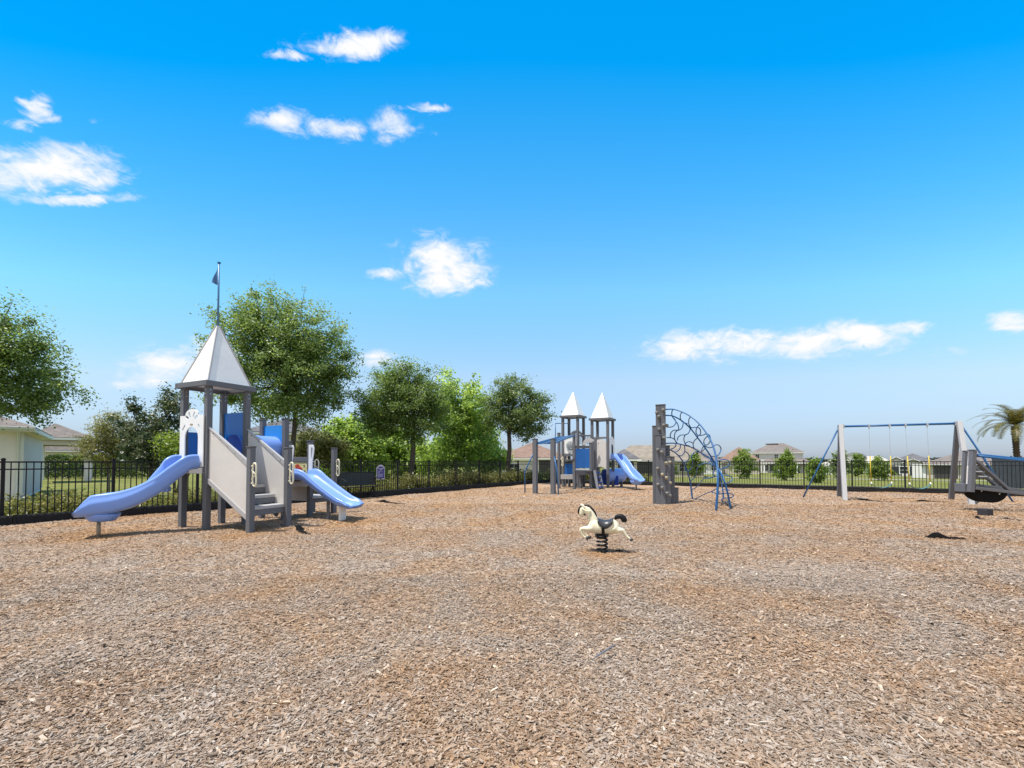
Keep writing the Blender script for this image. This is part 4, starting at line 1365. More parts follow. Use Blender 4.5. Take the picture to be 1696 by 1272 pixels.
    limb(mb, [(945, 478), (975, 440), (1020, 418), (1068, 422), (1108, 452), (1128, 500), (1132, 530)], [(.016, 18 * U), (.030, 34 * U), (.036, 42 * U), (.038, 46 * U), (.036, 48 * U), (.030, 46 * U), (.018, 30 * U)] if False else [(.018, 22 * U), (.034, 42 * U), (.040, 52 * U), (.042, 56 * U), (.040, 60 * U), (.036, 58 * U), (.022, 40 * U)], seg=12)
    mb.build('tail', M['black'], t, smooth=True)
    for sg in (-1, 1):
        d0 = .045 * 1.2 * sg
        dx = 0 if sg < 0 else 34
        mb = MB(); limb(mb, [(384 + dx, 850, d0), (402 + dx, 866, d0), (432 + dx, 884, d0)], [.022, .026, .024], seg=10); mb.build('hoof', M['saddle'], t, smooth=True)
        dx = 0 if sg < 0 else -26
        mb = MB(); limb(mb, [(1242 + dx, 846, d0), (1262 + dx, 860, d0), (1284 + dx, 876, d0)], [.022, .026, .022], seg=10); mb.build('hoof', M['saddle'], t, smooth=True)
        # hand peg beside the neck
    mb = MB()
    limb(mb, [(300, 255, -.045), (340, 300, -.062), (400, 325, -.066), (450, 332, -.060), (482, 322, -.050)], [.011, .013, .013, .013, .010], seg=8)
    limb(mb, [(300, 255, .045), (340, 300, .062), (400, 325, .066), (450, 332, .060), (482, 322, .050)], [.011, .013, .013, .013, .010], seg=8)
    mb.build('handle', M['pony'], t, smooth=True)
    # saddle: a thick crescent laid over the back
    mb = MB(); rings = []
    for i in range(13):
        f = i / 12
        zx = 612 + 296 * f
        top = 466 + 34 * math.sin(math.pi * f) - (6 if f > .5 else 0) * (1 - math.sin(math.pi * f))
        drop = 150 * math.sin(math.pi * min(1, max(0, .08 + .84 * f))) ** .7
        ring = []
        for j in range(11):
            g = -1 + 2 * j / 10
            ang = g * R(104)
            wv = .126
            ring.append(p(zx, top - 6 + (1 - math.cos(ang)) * drop * .82, math.sin(ang) * wv))
        for j in range(10, -1, -1):
            g = -1 + 2 * j / 10
            ang = g * R(104)
            ring.append(p(zx, top + 40 + (1 - math.cos(ang)) * drop * .70, math.sin(ang) * (wv - .026)))
        rings.append(ring)
    mb.loft(rings)
    sd = mb.build('saddle', M['saddle'], t, smooth=True)
    for sg in (-1, 1):
        mb = MB(); mb.bar(p(722, 625, sg * .122), p(722, 800, sg * .085), .012, .048, ax); mb.build('strap', M['black'], sd, bevel=.003)
    mb = MB()
    mb.box(p(690, 796), (270 * U, .16, 16 * U), ax)
    mb.build('mount_plate', M['black'], t, bevel=.004)
    mb = MB()
    hel = []
    turns = 5.0; n = 180
    for i in range(n + 1):
        f = i / n
        a = 2 * math.pi * turns * f
        hel.append(base + ax * math.cos(a) * .082 + ay * math.sin(a) * .082 + Z * (-.05 + f * ((1130 - 812) * U + .04)))
    mb.tube(hel, .0155, 8)
    mb.tube([p(690, 812), p(690, 836)], .098, 20)
    mb.build('spring', M['black'], t, smooth=True)
    mb = MB()
    mb.tube([p(430, 770, -.10) , p(520, 790, 0), p(560, 798, .0)], .001, 4)
    fr = MB()
    for sg in (-1, 1):
        fr.tube([p(585, 800, sg * .06), p(585, 800, sg * .155)], .014, 8)
        fr.tube([p(800, 800, sg * .06), p(800, 800, sg * .155)], .014, 8)
    fr.build('foot_peg', M['black'], t, smooth=True)

# ================================================================ climber
def build_climber():
    base = on(1103, 834)
    t = thing('climbing_net', 'grey stepped climbing column with a blue curved pipe net arching down', 'climber', base)
    Y = base.y
    ph = R(14)
    u = Vector((math.cos(ph), -math.sin(ph), 0)); v = Vector((math.sin(ph), math.cos(ph), 0))
    mpx = Y / F_PX
    w = .168
    # (px centre, top py, depth row)
    posts = [(1085.5, 706.3, .16), (1091.5, 671.5, .10), (1099.5, 671.0, .02), (1091.2, 721, -.06), (1098.5, 739.5, -.14), (1106.8, 756.5, -.14), (1113.5, 757.2, .02), (1119.5, 808.5, .08),
             (1096.5, 671.2, .26), (1106, 739.0, .20), (1113.5, 790, .24)]
    for px, py, dep in posts:
        yy = Y + dep
        c = at(px, 834, yy)
        z1 = at(px, py, yy).z
        post(t, Vector((c.x, c.y, 0)), z1, u, w, cap=True)
    for zz in (1, 2):
        pass
    rng = random.Random(4)
    holds = [(1098.3, 679, -.10), (1091, 690, -.02), (1099.2, 704.5, -.1), (1091.7, 711, -.02), (1100, 725.5, -.1), (1089.5, 745, -.17), (1096.2, 749, -.25), (1103.5, 767, -.26), (1109.3, 765.5, -.2), (1089.3, 776, -.17), (1096.8, 786, -.25),
             (1103.8, 791.5, -.26), (1110, 800, -.2), (1090, 802.5, -.17), (1096.5, 808, -.25), (1104.8, 817, -.26), (1110, 821, -.2), (1104.8, 704.8, -.02), (1087.6, 683.5, .05)]
    for i, (px, py, dep) in enumerate(holds):
        c = at(px, py, Y + dep)
        mb = MB(); rings = []
        for zz, rr in ((-.060, .012), (-.045, .042), (-.005, .060), (.030, .058), (.052, .034), (.058, .006)):
            rings.append([c + u * (math.cos(a) * rr * rng.uniform(.8, 1.15)) + v * (math.sin(a) * rr * .8 * rng.uniform(.8, 1.15) - .01) + Z * (zz + rng.uniform(-.006, .006)) for a in [2 * math.pi * j / 10 for j in range(10)]])
        mb.loft(rings)
        mb.build('hand_grip', M['hold_b' if i in (7, 8, 10, 11, 12) else 'hold_a'], t, smooth=True)
    # ribs of the net: pixel outline with a distance for each point
    Yc = Y
    def rib(pts):
        return catmull([at(px, py, yy) for px, py, yy in pts], 8)
    g1 = on(1186, 846); g2 = on(1209, 842); g3 = on(1147, 826); g4 = on(1198, 826)
    r1 = rib([(1103, 678, Yc), (1116, 678, Yc - .25), (1130, 682.5, Yc - .5), (1144, 690, Yc - .8), (1158, 702, Yc - 1.1), (1171, 719, Yc - 1.4), (1181, 739, Yc - 1.7), (1187, 765, Yc - 2.0), (1189, 800, g1.y + .05), (1186, 846, g1.y)])
    r2 = rib([(1103, 688, Yc), (1114, 689, Yc + .1), (1128, 696, Yc + .15), (1143, 709, Yc + .15), (1157, 727, Yc + .1), (1168, 742, Yc - .1), (1178, 757, Yc - .4), (1192, 780, Yc - .9), (1203, 808, g2.y + .1), (1210, 842, g2.y)])
    r3 = rib([(1103, 734.3, Yc + .1), (1119, 734.3, Yc + .4), (1136, 738, Yc + .8), (1148, 742, Yc + 1.0), (1160, 749.5, Yc + 1.2), (1177, 760, Yc + 1.5), (1190, 780, g4.y - .1), (1196, 804, g4.y), (1198.5, 826, g4.y)])
    r4 = rib([(1103, 743, Yc + .1), (1113, 746.5, Yc + .5), (1123, 754, Yc + .9), (1132, 766, Yc + 1.3), (1138, 780, Yc + 1.6), (1143, 798, g3.y - .05), (1147, 827, g3.y)])
    for r_, rad in ((r1, .022), (r2, .024), (r3, .022), (r4, .026)):
        r_ = r_[:-1] + [Vector((r_[-1].x, r_[-1].y, -.12))]
        nn = len(r_) - 1
        MB().tube(r_, [rad + (.014 if r_[0].z > 3 and rad < .023 else .006) * max(0, i / nn * 2 - .9) for i in range(nn + 1)], 9).build('rib', M['pipe'], t, smooth=True)
    # curved rungs of the net: outline in the side view, distance taken from the ribs they hang between
    samples = [(px_of(q), q.y) for r_ in (r1, r2, r3, r4) for q in r_[::3]]
    def depth(px, py):
        ws = sd = 0.0
        for (sx, sy), dy in samples:
            w_ = 1.0 / ((px - sx) ** 2 + (py - sy) ** 2 + 4.0) ** 1.5
            ws += w_; sd += w_ * dy
        return sd / ws
    rungs = [[(295, 120), (285, 160), (295, 205), (325, 235)], [(400, 148), (380, 185), (385, 235), (410, 262), (460, 280)], [(495, 197), (475, 235), (475, 285), (500, 325)],
             [(590, 290), (560, 330), (555, 380), (575, 410)], [(500, 325), (545, 320), (585, 325), (605, 360), (600, 400), (575, 410), (620, 408), (665, 392)],
             [(230, 318), (285, 315), (320, 290), (330, 255), (300, 215)], [(330, 255), (352, 285), (362, 330), (360, 350)],
             [(410, 262), (408, 305), (385, 340), (355, 352), (310, 352), (280, 375), (268, 410), (275, 440)], [(230, 432), (275, 435), (310, 450), (340, 490)],
             [(355, 352), (325, 375), (315, 420), (322, 465), (345, 490)], [(480, 290), (488, 345), (465, 390), (435, 405), (420, 440), (425, 480), (445, 515), (480, 525)],
             [(435, 405), (390, 405), (355, 430), (345, 465)], [(575, 410), (565, 440), (535, 470), (522, 510), (535, 555), (565, 575), (605, 600)], [(520, 495), (480, 478), (445, 490), (430, 505)],
             [(660, 515), (630, 540), (615, 580), (610, 605)], [(680, 420), (650, 450), (640, 490), (660, 515), (690, 505), (715, 460), (700, 425)], [(665, 392), (700, 405), (713, 440)],
             [(660, 530), (700, 545), (745, 535), (760, 518), (800, 515), (830, 550), (820, 600), (785, 640), (730, 640)], [(330, 495), (330, 525), (305, 550), (275, 560)],
             [(380, 510), (378, 550), (355, 580), (330, 590)], [(425, 520), (430, 560), (425, 600), (390, 635), (370, 630)], [(430, 585), (465, 610), (478, 650), (460, 690), (420, 705)],
             [(605, 600), (560, 590), (520, 610), (505, 650), (515, 690), (515, 740), (490, 790), (455, 805), (430, 790)], [(700, 720), (640, 720), (585, 745), (565, 790), (555, 850), (530, 885), (490, 915)],
             [(800, 690), (860, 675), (910, 690), (930, 720), (900, 755), (840, 780), (800, 790)], [(820, 860), (890, 850), (945, 870), (955, 900), (920, 930), (840, 945)],
             [(800, 1060), (880, 1050), (950, 1060), (970, 1080), (930, 1100), (850, 1105), (835, 1125), (860, 1145), (920, 1150)], [(840, 970), (850, 1000), (890, 1015), (930, 1015)],
             [(800, 760), (760, 790), (745, 830), (760, 860), (800, 870)], [(500, 1015), (560, 980), (600, 935), (640, 890), (700, 885), (760, 865)],
             [(515, 1125), (580, 1095), (650, 1060), (720, 1035), (750, 1045), (790, 1050), (820, 1030)], [(720, 1035), (770, 1005), (800, 1000)], [(605, 600), (640, 570), (660, 530)],
             [(610, 605), (650, 640), (700, 665), (720, 690)], [(710, 690), (760, 700), (790, 740)], [(700, 700), (730, 735), (785, 760)], [(730, 640), (720, 680), (740, 720), (790, 745)]]
    for ln in rungs:
        pp = [(1070 + zx * .1494, 660 + zy * .1494) for zx, zy in ln]
        pts = catmull([at(a_, b_, depth(a_, b_)) for a_, b_ in pp], 5)
        MB().tube(pts, .018, 7).build('rung', M['pipe'], t, smooth=True)

# ================================================================ swings
def build_swings():
    bl, br = Vector((13.30, 18.45, 0)), Vector((16.50, 16.55, 0))
    bl = (on(1398, 829.5) + on(1391.5, 821)) / 2
    br = (on(1609, 835.5) + on(1576, 826)) / 2
    sd = Vector((.52, .855, 0)).normalized() * 1.17
    beam = (br - bl).normalized()
    zt = at(1394, 706, bl.y).z
    zr = at(1585, 700, br.y).z
    zt = (zt + zr) / 2
    print('swing', bl, br, zt, zr, (br - bl).length, px_of(bl - sd), px_of(bl + sd), px_of(br - sd), px_of(br + sd))
    t = thing('swing_set', 'two bay free standing swing frame with grey splayed posts and blue beam', 'swing frame', (bl + br) / 2)
    for b in (bl, br):
        for sg in (-1, 1):
            foot = b + sd * sg; head = b + sd * sg * .055 + Z * (zt + .05)
            fd = (head - foot).normalized()
            mb = MB()
            mb.bar(foot - fd * .15, head, .15, .15, beam)
            mb.build('post', M['lumber_light' if sg < 0 else 'lumber'], t, bevel=.010)  # rear legs take the darker lumber: their shade is put into the colour
    for b, sg in ((bl, 1), (br, -1)):
        MB().box(b + Z * (zt - .02) + beam * sg * .10, (.05, .16, .15), beam).build('bracket', M['steel'], t, bevel=.006)
        MB().box(b + Z * (zt - .12) - beam * sg * .09, (.04, .10, .12), beam).build('bracket', M['steel'], t, bevel=.006)
    MB().tube([bl + Z * (zt - .02) - beam * .1, br + Z * (zt - .02) + beam * .1], .042, 12).build('top_beam', M['pipe'], t, smooth=True)
    for b, sg, px, py in ((bl, -1, 1328.5, 823), (br, 1, 1681, 832)):
        g = on(px, py)
        MB().tube([Vector((g.x, g.y, -.1)), b + Z * (zt - .06) + beam * sg * .06], .030, 9).build('brace', M['pipe'], t, smooth=True)
    # hangers and swings: two seats, each its own thing
    L = (br - bl).length
    Lpx = (1585 - 1394)
    def fr(px):   # fraction along the beam whose image is px
        d = ray(px, 764)
        e = br - bl
        return (bl.x * d.y - bl.y * d.x) / (-(e.x * d.y - e.y * d.x))
    mb_pos = []
    seats = [((1440.5, 1442.5, 1474.5, 1476), 'belt swing with yellow chain sleeves nearer the left post', 0.0, (.55, 806)),
             ((1501, 1503.5, 1537, 1539), 'belt swing with yellow chain sleeves nearer the right post', .16, (.55, 806))]
    for (a0, a1, b0, b1), lab, tilt, _ in seats:
        pa, pb = bl.lerp(br, fr(a0)) + Z * (zt - .06), bl.lerp(br, fr(b0)) + Z * (zt - .06)
        for q in (pa, pb):
            mb = MB(); mb.box(q + Z * .04, (.07, .10, .10), beam); mb.tube([q, q - Z * .09], .018, 6)
            mb.build('hanger', M['steel'], t, bevel=.006)
        sw = thing('belt_swing', lab, 'swing', ((pa + pb) / 2) * 1.0 - Z * ((pa + pb) / 2).z, 'belt swings hanging from the blue beam')
        zs = .62
        tw = beam.cross(Z) * tilt
        ea, eb = Vector((pa.x, pa.y, zs)) + beam * .03 + tw, Vector((pb.x, pb.y, zs + .02)) + beam * .02 + tw * .6
        for q, e in ((pa, ea), (pb, eb)):
            mb = MB()
            q = q - Z * .09
            nl = 52
            for i in range(nl):
                a_, b_ = q.lerp(e, i / nl), q.lerp(e, (i + 1.15) / nl)
                mb.bar(a_, b_, .013 if i % 2 else .005, .005 if i % 2 else .013, beam)
            mb.build('chain', M['steel'], sw)
            MB().tube([q.lerp(e, .50), q.lerp(e, .97)], .019, 8).build('chain_sleeve', M['yellow'], sw, smooth=True)
        mb = MB(); rings = []
        wv = beam.cross(Z)
        for i in range(13):
            f = i / 12
            c = ea.lerp(eb, f) - Z * (.155 * (1 - (2 * f - 1) ** 2) + .03)
            rings.append([c + wv * .085 + Z * .007, c - wv * .085 + Z * .007, c - wv * .085 - Z * .007, c + wv * .085 - Z * .007])
        mb.loft(rings); mb.build('belt_seat', M['teal'], sw, smooth=False)
        mb = MB()
        for e in (ea, eb): mb.tube([e + wv * .08 - Z * .01, e + Z * .055, e - wv * .08 - Z * .01], .018, 6)
        mb.build('shackle', M['trim'], sw)

# ================================================================ see-saw at the right edge
def build_seesaw():
    Y = 13.6
    def q(px, py, dy=0.0): return at(px, py, Y + dy)
    c = q(1610, 815); base = Vector((c.x, Y, 0))
    t = thing('seesaw', 'raised grey timber seesaw end with black half disc bumper at the right edge', 'seesaw', base)
    m = Y / F_PX
    def board(name, a, b, w, h, mat='lumber', up=(0, 1, 0)):
        return MB().bar(a, b, w, h, up).build(name, M[mat], t, bevel=.010)
    board('back_post', q(1607.6, 815), q(1611.5, 746), .135, .125)
    MB().box(q(1611.5, 745.2), (.155, .145, .02), (1, 0, 0)).build('cap', M['lumber_dark'], t)
    board('back_post', q(1595, 812, .42), q(1598.6, 747.5, .42), .10, .085)
    MB().box(q(1598.6, 746.8, .42), (.12, .105, .02), (1, 0, 0)).build('cap', M['lumber_dark'], t)
    board('seat_block', q(1600, 808, .07), q(1600, 808, .07) + Vector((0, .32, 0)), .09, 14 * m, 'lumber', (0, 0, 1))
    # back rest insert and rungs between the two posts
    board('back_rest', q(1603.5, 772, .06), q(1602, 802, .06), .05, .04, 'panel')
    # beams: front and rear side rails run off to the pivot
    a, b = q(1613, 808), q(1698, 818)
    far = b + (b - a).normalized() * 1.3
    board('side_rail', a, far, .09, 6.0 * m * 1.05)
    a2, b2 = q(1611, 803, .42), q(1698, 813, .42)
    far2 = b2 + (b2 - a2).normalized() * 1.3
    board('side_rail', a2, far2, .09, 6.0 * m)
    board('diagonal_brace', q(1616.5, 763), q(1671, 812), .07, 8 * m * .8)
    board('diagonal_brace', q(1614, 774, .42), q(1651, 806, .42), .07, 7 * m * .8)
    for i, f in enumerate((.15, .32, .49)):
        aa = q(1616.5, 763).lerp(q(1671, 812), f) - Z * .05
        MB().box(aa + Vector((0, .21, 0)), (.05, .34, .035), (1, 0, 0)).build('slat', M['lumber_light'], t, bevel=.006)
    # blue handle pipes
    for dy, py in ((0.0, 755), (.40, 752.5)):
        p0, p1 = q(1618, py, dy), q(1698, py + 8.2, dy)
        MB().tube([p0, p1, p1 + (p1 - p0).normalized() * 1.3], .034, 9).build('handle_pipe', M['pipe'], t, smooth=True)
    MB().tube([q(1630, 757, .2), q(1634, 768, .2), q(1641, 776, .2), q(1640, 790, .2)], .022, 7).build('foot_loop', M['pipe'], t, smooth=True)
    # half disc bumper
    mb = MB()
    pts = []
    a, b = q(1612.5, 808), q(1672.5, 816.5)
    cc = a.lerp(b, .5); ux = (b - a).normalized(); uz = ux.cross(Vector((0, 1, 0))); uz = uz if uz.z > 0 else -uz
    r_ = (b - a).length / 2
    pts = [(math.cos(x) * r_, math.sin(x) * r_ * .68) for x in [math.pi + math.pi * i / 24 for i in range(25)]]
    mb.prism(pts, [], cc + Vector((0, .21, 0)), ux, uz, .30)
    bp = mb.build('bumper', M['rubber'], t)
    mb = MB()
    for f, g in ((-.45, -.10), (.55, -.12)):
        pc = cc + ux * r_ * f + uz * r_ * g + Vector((0, .05, 0))
        mb.tube([pc, pc + Vector((0, .02, 0))], .022, 8)
    mb.build('bolt', M['steel'], bp)
    # pivot stand, beyond the frame edge
    pv = far.lerp(far2, .5)
    for dy in (-.16, .62):
        post(t, Vector((far.x - .1, Y + dy, 0)), far.z + .25, Vector((1, 0, 0)), .14, cap=True, name='pivot_post')
    MB().tube([Vector((far.x - .1, Y - .2, far.z)), Vector((far.x - .1, Y + .66, far.z))], .03, 8).build('axle', M['steel'], t, smooth=True)
    # ground stop
    g = on(1639.5, 855)
    s = thing('bumper_stub', 'short charcoal stub post standing in the mulch below the seesaw', 'post', g)
    MB().box((g.x, g.y + .12, .02), (.235, .235, .36), (math.cos(.2), math.sin(.2), 0)).build('stub', M['cover'], s, bevel=.02)

# ================================================================ bench, scraps
def build_bench():
    g = on(622, 823)
    u = -dl; n = inward_of(FL0, FC1)
    c = g + u * -.86
    t = thing('mesh_bench', 'black metal mesh bench backing on to the fence by the rules sign', 'bench', (c.x, c.y, 0))
    W = 1.80
    o = Vector((c.x, c.y, 0))
    def L(a, d, z): return o + u * a + n * d + Z * z
    # mesh sheets: crossing thin bars in one part
    def mesh_sheet(name, corner, e1, e2, n1, n2):
        mb = MB()
        for i in range(n1 + 1):
            a = corner + e1 * (i / n1); mb.bar(a, a + e2, .016, .006, n)
        for j in range(n2 + 1):
            a = corner + e2 * (j / n2); mb.bar(a, a + e1, .006, .016, n)
        return mb.build(name, M['bench'], t)
    mesh_sheet('seat', L(-W / 2, -.02, .46), u * W, n * .42 + Z * .02, 84, 16)
    mesh_sheet('backrest', L(-W / 2, -.05, .52), u * W, n * -.12 + Z * .50, 84, 18)
    mb = MB()
    mb.tube([L(-W / 2, -.05, .50), L(-W / 2, -.18, 1.05), L(W / 2, -.18, 1.05), L(W / 2, -.05, .50)], .024, 8)
    mb.tube([L(-W / 2, -.02, .46), L(-W / 2, .42, .48), L(W / 2, .42, .48), L(W / 2, -.02, .46)], .022, 8)
    mb.build('frame', M['black'], t, smooth=True)
    for s in (-1, 1):
        x = s * (W / 2 - .02)
        MB().tube(catmull([L(x, -.12, .78), L(x, .10, .80), L(x, .30, .76), L(x, .40, .66), L(x, .38, .48)], 5), .022, 7).build('armrest', M['black'], t, smooth=True)
        x = s * (W / 2 - .3)
        mb = MB(); mb.tube(catmull([L(x, .46, 0), L(x, .36, .10), L(x, .20, .30), L(x, .16, .47)], 5), .026, 7)
        mb.tube(catmull([L(x, -.26, 0), L(x, -.14, .10), L(x, .06, .30), L(x, .12, .47)], 5), .026, 7)
        mb.build('leg', M['black'], t, smooth=True)

def build_scraps():
    rng = random.Random(12)
    data = [((1532, 892), (1600, 893), .10, 'torn black fabric edge lying in the mulch at the lower right'),
            ((1505, 829), (1578, 831), .07, 'low black strip in the worn patch below the right swing'),  # low dark ridge across the right hollow
            ((1412, 828), (1482, 831), .06, 'low black strip in the worn patch below the left swing'),  # second dark ridge, across the left hollow
            ((620, 831), (672, 834), .07, 'torn black fabric strip showing through mulch in front of the bench'),
            ((486, 872), (514, 886), .07, 'low black flap in the mulch beside the near castle steps'),  # dark raised patch past the foot of the steps
            ((1609, 857), (1636, 861), .05, 'small black fabric flap left of the charcoal stub post'),
            ((1655, 860), (1694, 863), .03, 'thin black fabric edge right of the charcoal stub post'),
            ((1014, 914), (1053, 915.5), .025, 'thin black strip drawn as the pony shadow beside its spring')]  # dark strip modelled where the pony's cast shadow falls
    for a, b, h, lab in data:
        p, q = on(*a), on(*b)
        d = q - p; dn = d.normalized(); nn = Vector((-dn.y, dn.x, 0))
        rings = []
        n = 16
        for i in range(n + 1):
            f = i / n
            c = p + d * f; c.z = mulch_z(c.x, c.y)
            env = math.sin(math.pi * f) ** .6
            hh = h * env * (.22 + .95 * math.exp(-((f - .28) / .15) ** 2) + .25 * rng.random()) + .008
            w = (.05 + .05 * rng.random()) * env * (h / .08) + .012
            off = nn * .05 * math.sin(f * 5 + 1)
            rings.append([c + off - nn * w + Z * .006, c + off - nn * w * .35 + Z * hh, c + off + nn * w * .2 + Z * hh * .9, c + off + nn * w + Z * .010, c + off + nn * w - Z * .01, c + off - nn * w - Z * .01])
        o = MB().loft(rings).build('fabric_or_shade_strip', M['fabric'], None, smooth=True)
        tag(o, lab, 'fabric scrap')  # this category also covers the pony's shadow strip
    # the long grey splinter
    a, b = on(986, 1096), on(1017, 1078)
    o = MB().bar(a + Z * .035, b + Z * .045, .015, .008).build('wood_splinter', M['lumber'], None, bevel=.002)
    tag(o, 'long grey wood splinter lying on the mulch in the foreground', 'wood splinter')

# ================================================================ houses
def house(name, label, c, w, d, rot, zg, zw, zr, wall, roof, over=.45, windows=(), doors=(), ridge=None, gable=False, cat='house', parent=None, trimmat='trim'):
    """c: front-centre of the footprint on plan; front faces -y before rotation. zw = eave height, zr = ridge height (absolute)"""
    fx = Vector((math.cos(rot), math.sin(rot), 0)); fy = Vector((-math.sin(rot), math.cos(rot), 0))
    c = Vector((c[0], c[1], 0))
    def L(a, b, z): return c + fx * a + fy * b + Z * z
    t = thing(name, label, cat, L(0, d / 2, zg)) if parent is None else parent
    MB().box(L(0, d / 2, (zg - .3 + zw) / 2), (w, d, zw - zg + .3), fx, fy).build('wall', M[wall], t)
    # roof with eave board
    W, D = w / 2 + over, d / 2 + over
    e = zw - .02
    if ridge is None: ridge = max(.2, W - D)
    pts = [L(-W, d / 2 - D, e), L(W, d / 2 - D, e), L(W, d / 2 + D, e), L(-W, d / 2 + D, e)]
    th = .05
    up = [p + Z * th for p in pts]
    if W >= D:
        r0, r1 = L(-ridge, d / 2, zr), L(ridge, d / 2, zr)
        fs = [(0, 1, 5, 4), (1, 2, 5), (2, 3, 4, 5), (3, 0, 4)]
    else:
        ridge = max(.2, D - W)
        r0, r1 = L(0, d / 2 - (D if gable else ridge), zr), L(0, d / 2 + ridge, zr)
        fs = [(0, 1, 4), (1, 2, 5, 4), (2, 3, 5), (3, 0, 4, 5)]
    mb = MB(); mb.add(up + [r0, r1], fs + [(3, 2, 1, 0)])
    rf = mb.build('roof', M[roof], t)
    mb = MB()
    for i in range(4):
        a, b = pts[i], pts[(i + 1) % 4]
        mb.bar(a - Z * .09 , b - Z * .09, .05, .17)
    mb.add([p - Z * .10 for p in pts], [(0, 1, 2, 3)])
    mb.build('eave', M[trimmat], rf)
    for (a, z, ww, hh, *side) in windows:
        sd_ = side[0] if side else 'f'
        if sd_ == 'f': o, ax, nr = L(a, -.0, z), fx, -fy
        elif sd_ == 'r': o, ax, nr = L(w / 2, a, z), fy, fx
        else: o, ax, nr = L(-w / 2, a, z), -fy, -fx
        mb = MB()
        for q, (sx, sz) in (((-ww / 2, 0), (.08, hh + .16)), ((ww / 2, 0), (.08, hh + .16)), ((0, -hh / 2), (ww, .08)), ((0, hh / 2), (ww, .08)), ((0, 0), (ww, .04)), ((0, 0), (.04, hh))):
            mb.box(o + ax * q[0] + Z * q[1] + nr * .03, (sx, .08, sz), ax)
        wn = mb.build('window', M[trimmat], t)
        MB().box(o + nr * .012, (ww, .03, hh), ax).build('pane', M['glass'], wn)
    for (a, z0, ww, hh, mm) in doors:
        MB().box(L(a, -.02, z0 + hh / 2), (ww, .08, hh), fx).build('door', M[mm], t)
    return t, L, rf

